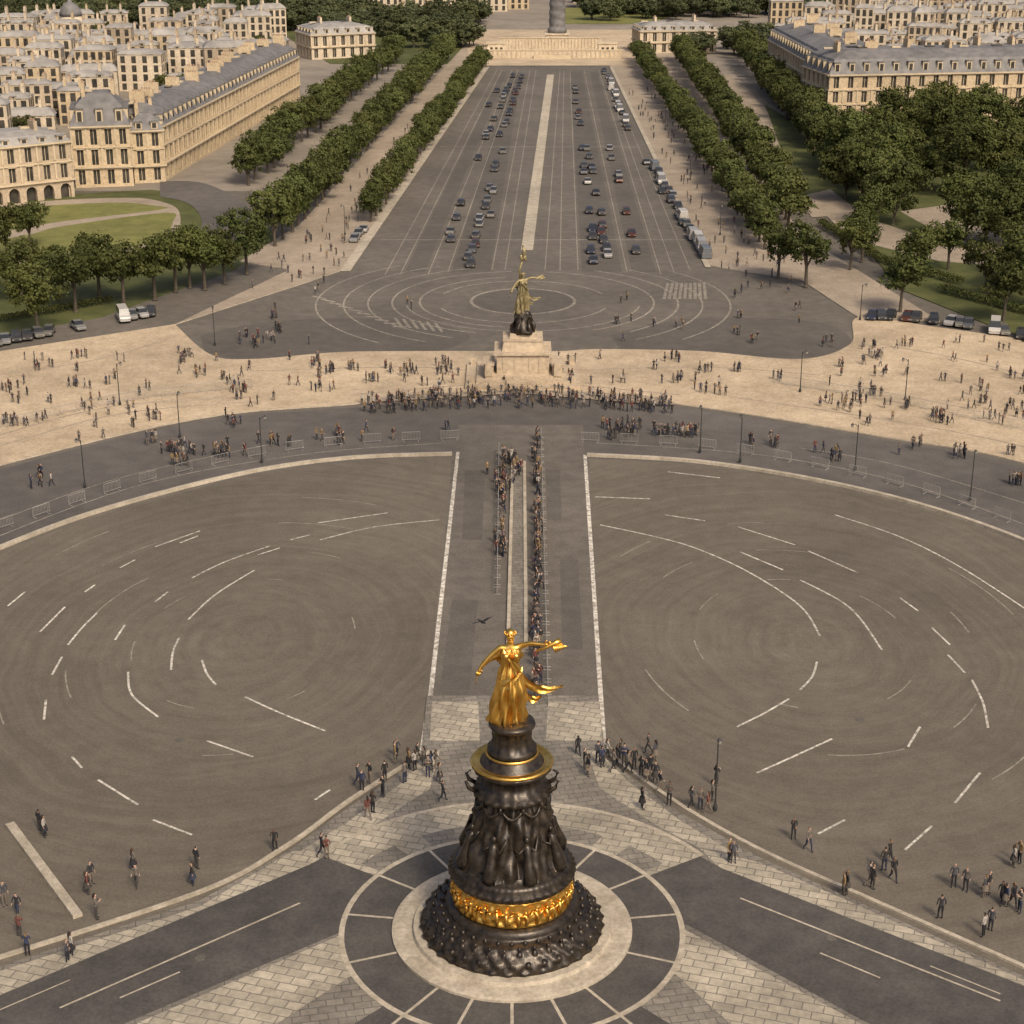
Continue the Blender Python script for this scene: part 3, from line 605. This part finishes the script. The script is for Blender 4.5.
# ---------------------------------------------------------------- trees
def make_tree(name,hgt,cw,seed,nclump=100,nl=34,leaf=.5,mat='leaf',base=1.7,lobes_n=5):
    r=random.Random(seed); mb=MB(); top=hgt; off=Vector((seed*3.1,seed*1.7,0))
    lean=(r.uniform(-.25,.25),r.uniform(-.25,.25)); cz=(base+top)/2; hz=(top-base)/2
    mb.tube([(0,0,0),(0.02,0,.25),(lean[0]*.5,lean[1]*.5,base+.4),(lean[0],lean[1],hgt*.55),(lean[0]*1.3,lean[1],hgt*.8)],[.36,.26,.2,.14,.05],8,0)
    L=[(lean[0],lean[1],cz,cw*.4,hz*.85)]
    for i in range(lobes_n):
        a=2*math.pi*i/lobes_n+r.uniform(-.5,.5); rr=cw*.5*r.uniform(.35,.6); z=cz+hz*r.uniform(-.45,.5); rad=cw*.5*r.uniform(.4,.58)
        L.append((rr*math.cos(a),rr*math.sin(a),z,rad,min(rad*.9,hz*.7)))
        mb.tube([(lean[0]*.6,lean[1]*.6,base*r.uniform(.9,1.15)),(rr*.4*math.cos(a),rr*.4*math.sin(a),(base+z)/2+.2),(rr*.9*math.cos(a),rr*.9*math.sin(a),z)],[.13,.09,.03],5,0)
    nb=len(mb.f); tint=[0]*nb; V=mb.v
    for _ in range(nclump):
        lx,ly,lz,lr,lh=r.choice(L)
        while True:
            d=Vector((r.uniform(-1,1),r.uniform(-1,1),r.uniform(-.8,1)))
            if .2<d.length<1: break
        d.normalize(); k=r.uniform(.7,1.0)*(1+.3*mnoise.noise(d*1.7+off))
        c=Vector((lx+d.x*lr*k,ly+d.y*lr*k,max(base*.8,lz+d.z*lh*k)))
        ct=r.uniform(0,1); cs=r.uniform(.55,.95)*(cw/7)**.5
        for _k in range(nl):
            q=Vector((r.gauss(0,1),r.gauss(0,1),r.gauss(0,.75)))*cs*.45; pp=c+q
            n=(Vector((r.gauss(0,.7),r.gauss(0,.7),r.gauss(.3,.7)))+d*.9+q*.8).normalized()
            a=n.cross(Vector((0,0,1)) if abs(n.z)<.9 else Vector((1,0,0))).normalized(); b=n.cross(a)
            t0=r.uniform(0,3.14); a,b=a*math.cos(t0)+b*math.sin(t0),b*math.cos(t0)-a*math.sin(t0)
            l=leaf*r.uniform(.6,1.2); w=l*.75
            o=len(V); V+=[tuple(pp+a*l*.5),tuple(pp+b*w*.5),tuple(pp-a*l*.5),tuple(pp-b*w*.5)]
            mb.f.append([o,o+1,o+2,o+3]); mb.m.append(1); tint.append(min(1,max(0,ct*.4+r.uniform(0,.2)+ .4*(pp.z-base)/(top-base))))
    me=mb.mesh(name,[M['bark'],M[mat]])
    at=me.attributes.new('tint','FLOAT','FACE'); at.data.foreach_set('value',tint)
    return me
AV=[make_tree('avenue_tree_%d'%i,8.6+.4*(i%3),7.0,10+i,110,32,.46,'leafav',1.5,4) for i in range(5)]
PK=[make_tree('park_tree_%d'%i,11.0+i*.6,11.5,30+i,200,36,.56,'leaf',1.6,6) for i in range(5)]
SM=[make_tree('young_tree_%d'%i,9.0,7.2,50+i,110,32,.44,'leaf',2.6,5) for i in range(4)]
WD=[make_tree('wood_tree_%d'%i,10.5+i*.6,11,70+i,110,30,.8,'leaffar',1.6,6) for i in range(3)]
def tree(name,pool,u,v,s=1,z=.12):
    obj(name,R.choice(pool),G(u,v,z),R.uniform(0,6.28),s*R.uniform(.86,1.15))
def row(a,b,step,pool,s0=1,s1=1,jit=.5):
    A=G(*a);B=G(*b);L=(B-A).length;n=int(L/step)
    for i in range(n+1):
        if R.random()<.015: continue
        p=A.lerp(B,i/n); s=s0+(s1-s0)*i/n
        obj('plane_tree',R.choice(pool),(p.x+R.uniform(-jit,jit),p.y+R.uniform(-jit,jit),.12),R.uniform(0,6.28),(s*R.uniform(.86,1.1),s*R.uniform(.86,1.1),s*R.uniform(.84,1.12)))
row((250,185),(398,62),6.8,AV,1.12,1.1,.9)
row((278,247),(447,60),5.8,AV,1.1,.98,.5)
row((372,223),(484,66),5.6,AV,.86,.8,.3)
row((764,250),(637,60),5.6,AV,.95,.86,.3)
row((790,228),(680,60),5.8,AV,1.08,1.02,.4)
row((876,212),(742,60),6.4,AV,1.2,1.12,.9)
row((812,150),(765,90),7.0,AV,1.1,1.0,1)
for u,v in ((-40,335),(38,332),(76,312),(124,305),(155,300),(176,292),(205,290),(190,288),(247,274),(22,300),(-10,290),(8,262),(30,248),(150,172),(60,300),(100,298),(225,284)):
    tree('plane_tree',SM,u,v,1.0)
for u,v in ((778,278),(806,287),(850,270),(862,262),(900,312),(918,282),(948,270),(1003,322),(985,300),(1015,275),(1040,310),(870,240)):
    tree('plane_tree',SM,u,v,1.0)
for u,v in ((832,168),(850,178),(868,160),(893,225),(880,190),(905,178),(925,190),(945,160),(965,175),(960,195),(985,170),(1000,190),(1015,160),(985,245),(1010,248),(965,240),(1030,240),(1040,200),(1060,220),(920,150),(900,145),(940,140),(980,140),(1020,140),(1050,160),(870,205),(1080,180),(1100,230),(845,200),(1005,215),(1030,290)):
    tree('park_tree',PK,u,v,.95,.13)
def woods(name,x0,x1,y0,y1,n,pool,s=1,ok=None):
    e=empty(name)
    for _ in range(n):
        x,y=R.uniform(x0,x1),R.uniform(y0,y1)
        if ok and not ok(x,y): continue
        k=s*R.uniform(.8,1.2); obj('woodland_tree',R.choice(pool),(x,y,0),R.uniform(0,6.28),(k*1.15,k*1.15,k*.95),e)
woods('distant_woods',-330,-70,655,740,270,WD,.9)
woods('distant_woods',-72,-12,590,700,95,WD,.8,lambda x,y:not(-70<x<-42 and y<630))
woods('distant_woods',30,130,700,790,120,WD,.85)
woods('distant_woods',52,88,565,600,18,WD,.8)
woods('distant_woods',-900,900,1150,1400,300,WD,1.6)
def hedge(px,h=1.2,w=1.6):
    mb=MB(); P=[G(*p,.13) for p in px]; tint=[]
    for i in range(len(P)-1):
        L=(P[i+1]-P[i]).length
        for _ in range(int(L*110)):
            p=P[i].lerp(P[i+1],R.random()); q=Vector((R.uniform(-w/2,w/2),R.uniform(-w/2,w/2),R.random()**.5*h))
            n=Vector((R.gauss(0,1),R.gauss(0,1),R.gauss(.5,1))).normalized(); a=n.cross(Vector((1,0.1,0))).normalized(); b=n.cross(a); c=p+q
            mb.add([c+a*.15,c+b*.1,c-a*.15,c-b*.1],[(0,1,2,3)]); tint.append(R.uniform(.2,.9))
    me=mb.mesh('hedge',[M['leaf']]); at=me.attributes.new('tint','FLOAT','FACE'); at.data.foreach_set('value',tint); obj('hedge',me)
hedge([(820,225),(880,262),(960,285)]); hedge([(940,292),(1040,318)]); hedge([(0,322),(110,302)],.9); hedge([(790,120),(850,145)])
# ---------------------------------------------------------------- buildings
def facade(mb,p0,p1,z0,fl,fh,bay=3.2,ww=1.25,arch=False,simple=False,trim=True):
    p0=Vector(p0);p1=Vector(p1);d=(p1-p0);L=d.length;d=d/L;nrm=Vector((d.y,-d.x,0))
    n=max(1,round(L/bay)); b=L/n
    def P(x,z,o=0): q=p0+d*x+nrm*o; return (q.x,q.y,z)
    for f in range(fl):
        za=z0+f*fh; zb=za+fh; isA=arch and f==0
        for i in range(n):
            x0=i*b;x1=x0+b; w=ww if not isA else b*.62
            a0=x0+(b-w)/2;a1=a0+w; wz0=za+.5*fh/3.4; wz1=zb-.45*fh/3.4
            if f>0: wz0=za+.35*fh/3.4
            if isA: wz0=za+.02; wz1=zb-.7
            if simple:
                mb.add([P(x0,za),P(x1,za),P(x1,zb),P(x0,zb)],[(0,1,2,3)],0)
                mb.add([P(a0,wz0,.03),P(a1,wz0,.03),P(a1,wz1,.03),P(a0,wz1,.03)],[(0,1,2,3)],2); continue
            dp=-.3 if not isA else -.9
            mb.add([P(x0,za),P(a0,za),P(a0,zb),P(x0,zb)],[(0,1,2,3)],0)
            mb.add([P(a1,za),P(x1,za),P(x1,zb),P(a1,zb)],[(0,1,2,3)],0)
            if wz0>za+.05:
                mb.add([P(a0,za),P(a1,za),P(a1,wz0),P(a0,wz0)],[(0,1,2,3)],0)
            if isA:
                k=8; zc=wz1-w/2; A=[(a0+w/2-w/2*math.cos(math.pi*j/k),zc+w/2*math.sin(math.pi*j/k)) for j in range(k+1)]
                for j in range(k):
                    (xa,z1_),(xb,z2_)=A[j],A[j+1]
                    mb.add([P(xa,z1_),P(xb,z2_),P(xb,zb),P(xa,zb)],[(0,1,2,3)],0)
                    mb.add([P(xa,z1_),P(xa,z1_,dp),P(xb,z2_,dp),P(xb,z2_)],[(0,1,2,3)],0)
            else:
                mb.add([P(a0,wz1),P(a1,wz1),P(a1,zb),P(a0,zb)],[(0,1,2,3)],0)
                mb.add([P(a0,wz1),P(a0,wz1,dp),P(a1,wz1,dp),P(a1,wz1)],[(0,1,2,3)],0)
            zc=wz1-(w/2 if isA else 0)
            mb.add([P(a0,wz0),P(a0,wz0,dp),P(a0,zc,dp),P(a0,zc)],[(0,1,2,3)],0)
            mb.add([P(a1,wz0),P(a1,zc),P(a1,zc,dp),P(a1,wz0,dp)],[(0,1,2,3)],0)
            mb.add([P(a0-.02,wz0,dp),P(a1+.02,wz0,dp),P(a1+.02,wz1,dp),P(a0-.02,wz1,dp)],[(0,1,2,3)],2)
            mb.add([P(a0,wz0,dp),P(a1,wz0,dp),P(a1,wz0),P(a0,wz0)],[(0,1,2,3)],3)
            if not isA:
                xm=(a0+a1)/2
                mb.add([P(xm-.05,wz0,dp+.04),P(xm+.05,wz0,dp+.04),P(xm+.05,wz1,dp+.04),P(xm-.05,wz1,dp+.04)],[(0,1,2,3)],3)
                mb.box(P(xm,wz1+.16,.1),(w+.4,.2,.2),3,math.atan2(d.y,d.x))
            if f in (1,2) and not isA:
                mb.box(P(x0,(za+zb)/2+.05,.08),(.35,.16,fh-.5),3,math.atan2(d.y,d.x))
        if trim:
            m_=p0+d*L/2+nrm*.12; big=f in (0,) or f==fl-1
            mb.box((m_.x,m_.y,zb-(.1 if not big else .02)),(L+.3,.3 if not big else .7,.2 if not big else .32),3,math.atan2(d.y,d.x))
def haus(name,A,B,depth,fl=5,fh=3.3,roof=4.5,bay=3.2,arch=False,simple=False,wall='wall',roofm='slate',dorm=True,z=0,into=None,sides=(1,1,1,1)):
    A=Vector((A[0],A[1],0));B=Vector((B[0],B[1],0)); d=(B-A);L=d.length;d/=L; inn=Vector((-d.y,d.x,0))
    mb=into or MB()
    c=[A,B,B+inn*depth,A+inn*depth]
    h=fl*fh
    for i in range(4): 
        if sides[i]: facade(mb,c[i],c[(i+1)%4],z,fl,fh,bay,arch=arch and i in (0,1,3),simple=simple,trim=not simple)
    def ring(off,zz): 
        o=off; return [tuple(c[0]+d*o+inn*o+Vector((0,0,zz))),tuple(c[1]-d*o+inn*o+Vector((0,0,zz))),tuple(c[2]-d*o-inn*o+Vector((0,0,zz))),tuple(c[3]+d*o-inn*o+Vector((0,0,zz)))]
    k=min(depth,L); o1=min(1.4,k*.12); o2=min(k*.32,6)
    r0=ring(-.25,z+h+.15);r1=ring(o1,z+h+roof*.68);r2=ring(o2,z+h+roof)
    mb.add(r0+r1+r2,[(0,1,5,4),(1,2,6,5),(2,3,7,6),(3,0,4,7),(4,5,9,8),(5,6,10,9),(6,7,11,10),(7,4,8,11),(8,9,10,11)],1)
    ang=math.atan2(d.y,d.x)
    if dorm:
        for (s,e,nn) in ((c[0],c[1],-inn),(c[1],c[2],d),(c[3],c[0],-d),(c[2],c[3],inn)):
            dd=(e-s); LL=dd.length; dd/=LL; m=max(1,int(LL/(bay*(1 if not simple else 1.6))))
            for i in range(m):
                q=s+dd*(LL*(i+.5)/m)-nn*(o1*.55)+Vector((0,0,z+h+roof*.32)); aa=math.atan2(dd.y,dd.x)
                mb.box(q,(1.3,1.3,roof*.42),3 if not simple else 0,aa); q2=q+nn*.67
                mb.box(q2,(.8,.06,roof*.3),2,aa); q3=q+Vector((0,0,roof*.24)); mb.box(q3,(1.6,1.6,.16),1,aa)
    nc=max(2,int(L/9))
    for i in range(nc):
        q=c[0]+d*(L*(i+.5)/nc)+inn*(depth*R.uniform(.3,.7)); hh=R.uniform(1.0,2.0)
        mb.box((q.x,q.y,z+h+roof+hh*.3),(.7,min(3,depth*.3),hh+1),0,ang)
        for j in range(4): mb.box((q.x+inn.x*(j-1.5)*.5,q.y+inn.y*(j-1.5)*.5,z+h+roof+hh*.8+.5+.2),(.25,.25,.4),4,ang)
    if not simple:
        for i in range(int(L/8)):
            q=c[0]+d*(L*(i+.3)/int(L/8))+inn*depth*.5; mb.box((q.x,q.y,z+h+roof+.15),(2.2,1.2,.3),2 if i%2 else 3,ang)
    if into is None:
        return obj(name,mb.mesh(name,[M[wall],M[roofm],M['glass'],M['trim'],M['terra']]))
a=G(166,181);b=G(300,98)
haus('palace_wing',(a.x,a.y),(b.x,b.y),13,3,3.6,4.0,3.4,wall='wall')
a=G(76,188);b=G(134,186); haus('corner_pavilion',(a.x,a.y),(b.x,b.y),12,3,3.9,6.0,3.0,wall='wall')
a=G(134.5,184);b=G(165.5,182.5); haus('palace_link',(a.x,a.y+.5),(b.x,b.y+.5),11,3,3.4,3.2,3.0,wall='wall')
a=G(-260,236);b=G(75.2,197); haus('arcade_building',(a.x,a.y),(b.x,b.y),13,3,3.5,2.2,3.4,arch=True,wall='wall3',roofm='zinc')
a=G(826,133);b=G(1290,122)
haus('grand_palace',(a.x,a.y),(b.x,b.y),20,4,3.3,5.0,3.5,wall='wall')
a=G(766,88);b=G(825,129)
haus('palace_side_wing',(a.x,a.y),(b.x-.5,b.y),18,4,3.3,5.0,3.5,wall='wall')
a=G(640,54);b=G(716,53); haus('small_palace',(a.x,a.y),(b.x,b.y),14,2,3.6,2.5,3.2,wall='wall2',roofm='zinc')
a=G(312,60);b=G(375,57); haus('small_palace',(a.x,a.y),(b.x,b.y),16,2,3.8,3.2,3.2,wall='wall2',roofm='zinc')
mb=MB()
a=G(482,58);b=G(622,58); m_=(a+b)/2
mb.box((m_.x,m_.y,1.2),((b-a).length,1.2,2.4),0); mb.box((m_.x,m_.y,2.5),((b-a).length+.5,1.6,.25),1)
mb.box((m_.x,m_.y+20,2.2),((b-a).length*.75,1.2,4.4),0); mb.box((m_.x,m_.y+20,4.5),((b-a).length*.75+.5,1.6,.25),1)
n=30
for i in range(n): 
    x=a.x+(b.x-a.x)*(i+.5)/n; mb.box((x,m_.y-.7,1.2),(.5,.3,2.1),1)
    x=m_.x+(b.x-a.x)*.73*((i+.5)/n-.5); mb.box((x,m_.y+19.3,2.2),(.4,.3,4.1),1)
for s in (-1,1):
    mb.box((m_.x+s*18,m_.y+3,2.2),(6,5,4.4),0); mb.box((m_.x+s*18,m_.y+3,4.5),(6.5,5.5,.3),1)
    for q in (-1.6,0,1.6): mb.box((m_.x+s*18+q,m_.y+.47,2.2),(.8,.06,2.2),2)
for i in range(8): mb.box((m_.x,m_.y-1.2-.5*i,1.05-.14*i),(12,.5,.14),1)
obj('terrace_wall',mb.mesh('terrace_wall',[M['wall2'],M['trim'],M['glass']]))
hedge([(486,56),(540,56)],1.6,3); hedge([(575,56),(618,56)],1.6,3)
q=G(557,45); E3=empty('memorial_column',(q.x,q.y,.13))
mb=MB(); mb.box((0,0,.6),(11,11,1.2)); mb.box((0,0,2.4),(8,8,2.4)); mb.box((0,0,3.8),(8.8,8.8,.4)); obj('plinth',mb.mesh('plinth',[M['wall2']]),parent=E3)
mb=MB(); mb.lathe([(3.3,4),(3.3,5.4),(2.9,5.8)]+[(2.8-.4*i/60,5.9+.46*i) for i in range(61)]+[(2.5,33.8),(3.3,34.3),(3.3,35),(1.5,35.2),(1.4,37),(.6,38.5)],40,0,fn=lambda a,z,r:.12*math.sin(z*2.2+a) if 6.3<z<33 else 0)
obj('shaft',mb.mesh('shaft',[M['slate']],True),parent=E3)
def lerpx(y,pts):
    for (y0,x0),(y1,x1) in zip(pts,pts[1:]):
        if y<=y1: return x0+(x1-x0)*(y-y0)/(y1-y0)
    return pts[-1][1]
groups={}
def city(x0,x1,y0,y1,sx,sy,ok,hr=(2,3),simple=True,rot=0.0,key='city_block'):
    y=y0
    while y<y1:
        x=x0+R.uniform(0,sx*.5)
        while x<x1:
            w=sx*R.uniform(.5,1.0); dd=sy*R.uniform(.38,.6)
            if ok(x,y,w,dd):
                k=R.choice((0,1,1,2)); mbk=groups.setdefault((key,k,R.choice((0,1,1))),MB())
                ra=rot+R.uniform(-.14,.14); fl=R.randint(*hr); yy=y+R.uniform(0,sy*.25)
                haus('x',(x,yy),(x+w*math.cos(ra),yy+w*math.sin(ra)),dd,fl,R.uniform(2.3,2.9),R.uniform(1.0,2.0),R.uniform(2.2,2.9),simple=True,into=mbk,sides=(1,1,0,1),dorm=R.random()<.3)
            x+=sx*R.uniform(.85,1.1)
        y+=sy*R.uniform(.9,1.1)
XL=[(380,-98),(470,-98),(475,-66),(570,-72),(640,-74),(760,-60),(3000,-60)]
okL=lambda x,y,w,d: x+w<lerpx(y,XL)-3 and not(640<y+d and y<745)
city(-330,-60,368,640,13,11.5,okL,(1,4),rot=.12)
city(-330,-60,748,890,12,11,lambda x,y,w,d:True,(2,3))
city(-60,30,745,900,12,11,lambda x,y,w,d:abs(x+w/2-16)>14,(2,3))
city(95,420,515,900,13,11.5,lambda x,y,w,d: not (y<560 and x<100) and not(690<y+d and y<795 and x<135),(1,4),rot=-.08)
city(30,130,800,900,12,11,lambda x,y,w,d:True,(2,3))
city(-700,700,905,1130,34,26,lambda x,y,w,d:True,(3,5))
city(-700,-335,360,900,34,26,lambda x,y,w,d:True,(3,5)); city(425,700,360,900,34,26,lambda x,y,w,d:True,(3,5))
for (key,k,r_),mbk in groups.items():
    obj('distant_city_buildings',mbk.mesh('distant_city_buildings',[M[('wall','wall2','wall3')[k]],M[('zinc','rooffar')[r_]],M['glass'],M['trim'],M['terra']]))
woods('city_street_trees',-320,-75,370,640,80,SM,.75,lambda x,y:x<lerpx(y,XL)-2)
woods('city_street_trees',100,400,520,690,50,SM,.75)
def dome(x,y,s):
    mb=MB(); mb.lathe([(5,0),(5,9),(5.4,9.2),(5.4,9.8),(4.6,10),(4.6,13)],24,0); mb.lathe([(4.8,13),(4.6,14.5),(3.9,16.2),(2.6,17.8),(1,18.6),(.8,20.5),(.15,21),(.05,24)],24,1)
    obj('church_dome',mb.mesh('church_dome',[M['wall2'],M['slate']],True),(x,y,0),0,s)
dome(-150,600,.8); dome(-30,790,1.0); dome(220,640,.7)
# ---------------------------------------------------------------- vehicles
def make_car(name,st,paint,hw=.88,wx=(-1.35,1.35)):
    mb=MB(); n=len(st); vs=[]
    for (y,bz,belt,roof,k) in st:
        w=hw*k; rw=w*.78 if roof>belt+.05 else w*.9
        half=[(w*.85,bz),(w,bz+.15),(w,belt-.12),(w*.96,belt),(rw,max(roof,belt+.01))]
        vs+= [(x,y,z) for x,z in half]+[(-x,y,z) for x,z in reversed(half)]
    for j in range(n-1):
        for i in range(9):
            a=j*10+i; q=(a,a+1,a+11,a+10)
            up=(st[j][3]-st[j][2]>.05) or (st[j+1][3]-st[j+1][2]>.05)
            mi=0
            if i in (3,5) and up: mi=1
            if i==4 and abs(st[j][3]-st[j+1][3])>.3: mi=1
            mb.add([vs[k] for k in q],[(3,2,1,0)],mi)
        mb.add([vs[j*10],vs[j*10+9],vs[j*10+19],vs[j*10+10]],[(0,1,2,3)],2)
    mb.add(vs[:10],[tuple(range(10))],0); mb.add(vs[-10:],[tuple(range(9,-1,-1))],0)
    for y in wx:
        for s in (-1,1):
            P=[(s*(hw-.16),y,.33),(s*(hw+.03),y,.33)]; mb.tube(P,.33,14,2); mb.tube([(s*(hw+.02),y,.33),(s*(hw+.045),y,.33)],.18,8,3)
    yf,yb=st[0][0],st[-1][0]
    for s in (-1,1):
        mb.box((s*hw*.68,yf+.01,st[0][2]-.08),(.34,.1,.14),3); mb.box((s*hw*.7,yb-.01,st[-1][2]-.08),(.3,.1,.14),4)
        mb.box((s*(hw+.08),-.55,st[2][2]+.04),(.16,.12,.1),0)
    return mb.mesh(name,[paint,M['carglass'],M['tyre'],M['lampglass'],M['terra']])
sed=[(-2.2,.25,.58,.58,.85),(-2.05,.2,.7,.7,.95),(-1.0,.2,.88,.88,1),(-.35,.2,.92,1.4,1),(.75,.2,.94,1.42,1),(1.45,.2,.95,.98,1),(2.05,.22,.92,.92,.95),(2.2,.3,.65,.65,.88)]
hat=[(-1.95,.25,.6,.6,.85),(-1.8,.2,.75,.75,.95),(-1.0,.2,.92,.92,1),(-.4,.2,.95,1.48,1),(1.3,.2,.98,1.47,1),(1.85,.22,.98,1.0,.97),(1.95,.3,.7,.7,.9)]
van=[(-2.6,.28,.75,.75,.88),(-2.45,.22,1.0,1.0,.97),(-1.95,.2,1.2,1.2,1),(-1.3,.2,1.25,2.2,1),(2.5,.2,1.3,2.25,1),(2.62,.25,1.3,2.15,.97)]
CM=[make_car('sedan',sed,M['car']),make_car('hatchback',hat,M['car'],.85,(-1.2,1.2)),make_car('hatchback_b',hat,M['car'],.86,(-1.2,1.2))]
VM=make_car('van',van,M['white_car'],1.0,(-1.7,1.6))
def carline(a,b,n,kinds,jit=.4,drop=.1,z=.0385,s=.8):
    A=G(*a);B=G(*b); d=B-A; rz=math.atan2(d.y,d.x)-math.pi/2
    for i in range(n):
        if R.random()<drop: continue
        p=A.lerp(B,(i+R.uniform(-.2,.2))/max(1,n-1)); k=R.choice(kinds)
        obj({'v':'parked_van','c':'parked_car'}[k],{'v':VM,'c':R.choice(CM)}[k],(p.x+R.uniform(-jit,jit),p.y,z),rz+R.choice((0,math.pi))+R.uniform(-.05,.05),s)
carline((441,268),(478,160),17,'c',drop=.7); carline((468,268),(502,150),22,'c',drop=.45); carline((478,262),(506,150),16,'c',drop=.8)
carline((500,140),(523,75),20,'c',drop=.4); carline((485,140),(514,75),18,'c',drop=.5); carline((470,140),(505,75),14,'c',drop=.6)
carline((594,262),(582,150),20,'c',drop=.5); carline((609,265),(588,150),20,'c',drop=.5); carline((640,262),(610,150),18,'c',drop=.6)
carline((628,130),(605,72),20,'vcc',drop=.15); carline((704,258),(655,170),17,'vcc',drop=.1,s=.85); carline((688,235),(646,165),10,'c',drop=.5)
carline((581,138),(573,72),14,'c',drop=.6); carline((350,248),(362,232),4,'c',z=.13)
A_=[(-40,352),(0,343),(60,332),(110,322),(160,313)]
for i in range(22):
    t=i/22*4; k=int(t); u=A_[k][0]+(A_[k+1][0]-A_[k][0])*(t-k); v=A_[k][1]+(A_[k+1][1]-A_[k][1])*(t-k)
    if R.random()<.25: continue
    q=R.random()<.15; obj('parked_van' if q else 'parked_car',VM if q else R.choice(CM),G(u,v,.14),.3+R.uniform(-.25,.25),.8)
for i in range(20):
    t=i/20; u=872+t*175; v=318+t*t*22+4*t
    if R.random()<.25: continue
    q=R.random()<.15; obj('parked_van' if q else 'parked_car',VM if q else R.choice(CM),G(u,v,.145),-.3+R.uniform(-.25,.25),.8)
# ---------------------------------------------------------------- street furniture
mb=MB()
mb.lathe([(.16,0),(.16,.3),(.09,.5),(.06,.8),(.045,4.9),(.06,5.0)],10,0)
mb.tube([(0,0,4.7),(.3,0,5.05),(.6,0,5.0)],[.04,.03,.025],6,0)
mb.lathe([(.07,0),(.14,.08),(.17,.3),(.04,.42)],8,1,c=(.6,0,4.68)); mb.lathe([(.18,.3),(.05,.46)],8,0,c=(.6,0,4.68))
LM=mb.mesh('street_lamp',[M['metal'],M['lampglass']])
for u,v in ((85,487),(180,437),(970,500),(740,462),(800,392),(855,470),(262,462),(700,452),(120,405),(905,400),(215,345),(345,235),(395,180),(430,130),(720,235),(690,180),(665,130),(860,320),(715,810)):
    obj('street_lamp',LM,G(u,v,.13),R.uniform(0,3),1.0)
mb=MB()
mb.tube([(-1,0,.1),(-1,0,1.1),(1,0,1.1),(1,0,.1)],.025,6)
for i in range(12): x=-.9+i*.163; mb.tube([(x,0,.25),(x,0,1.1)],.012,4)
mb.tube([(-1,0,.25),(1,0,.25)],.02,6); mb.box((-.8,0,.03),(.06,.6,.05)); mb.box((.8,0,.03),(.06,.6,.05))
BR=mb.mesh('crowd_barrier',[M['zinc']])
def barriers(px,z,step=2.15):
    P=[G(*p) for p in cr(px,12)]; e=empty('crowd_barriers'); acc=0
    for a,b in zip(P,P[1:]):
        L=(b-a).length
        while acc<L:
            q=a.lerp(b,acc/L); obj('crowd_barrier',BR,(q.x,q.y,z),math.atan2(b.y-a.y,b.x-a.x),1,e); acc+=step
        acc-=L
barriers([(450,440),(350,445),(250,458),(130,487),(0,530)],.01,4.3); barriers([(590,442),(700,448),(820,468),(930,495),(1030,530)],.01,4.3)
barriers([(541,440),(548,700)],.018); barriers([(499,455),(497,600)],.018)
barriers([(0,430),(130,402),(260,388)],.135,2.15); barriers([(780,385),(900,405),(1024,432)],.135,2.15)
mb=MB()
for u,v in ((475,640),(570,600),(180,740),(860,720),(200,960),(830,940)):
    p=G(u,v); z=.15 if v>930 else .0245; mb.lathe([(.33,0),(.31,.012),(.25,.012)],20,0,c=(p.x,p.y,z))
obj('manhole_covers',mb.mesh('manhole_covers',[M['patch']]))
# ---------------------------------------------------------------- light / camera
w=bpy.data.worlds.new("World"); sc.world=w; w.use_nodes=True; t=w.node_tree
sky=t.nodes.new('ShaderNodeTexSky'); sky.sky_type='NISHITA'; sky.sun_disc=False
EL=math.radians(46); AZ=math.radians(152)
sky.sun_elevation=EL; sky.sun_rotation=AZ; sky.dust_density=6; sky.air_density=.6; sky.ozone_density=.3
t.links.new(sky.outputs[0],t.nodes['Background'].inputs[0]); t.nodes['Background'].inputs[1].default_value=.14
L=bpy.data.lights.new('sun','SUN'); L.energy=2.2; L.angle=math.radians(10); L.color=(1,.86,.66)
lo=bpy.data.objects.new('sun',L); COL.objects.link(lo)
dirv=Vector((math.sin(AZ)*math.cos(EL),math.cos(AZ)*math.cos(EL),math.sin(EL)))
lo.rotation_euler=dirv.to_track_quat('Z','Y').to_euler()
cam=bpy.data.cameras.new('camera'); cam.sensor_width=36; cam.lens=F/1024*36; cam.clip_end=20000; cam.clip_start=.5
co=bpy.data.objects.new('camera',cam); COL.objects.link(co); co.location=(0,0,H); co.rotation_euler=(math.radians(90)-PITCH,0,0)
sc.camera=co
sc.view_settings.view_transform='Standard'; sc.view_settings.look='None'; sc.view_settings.exposure=0
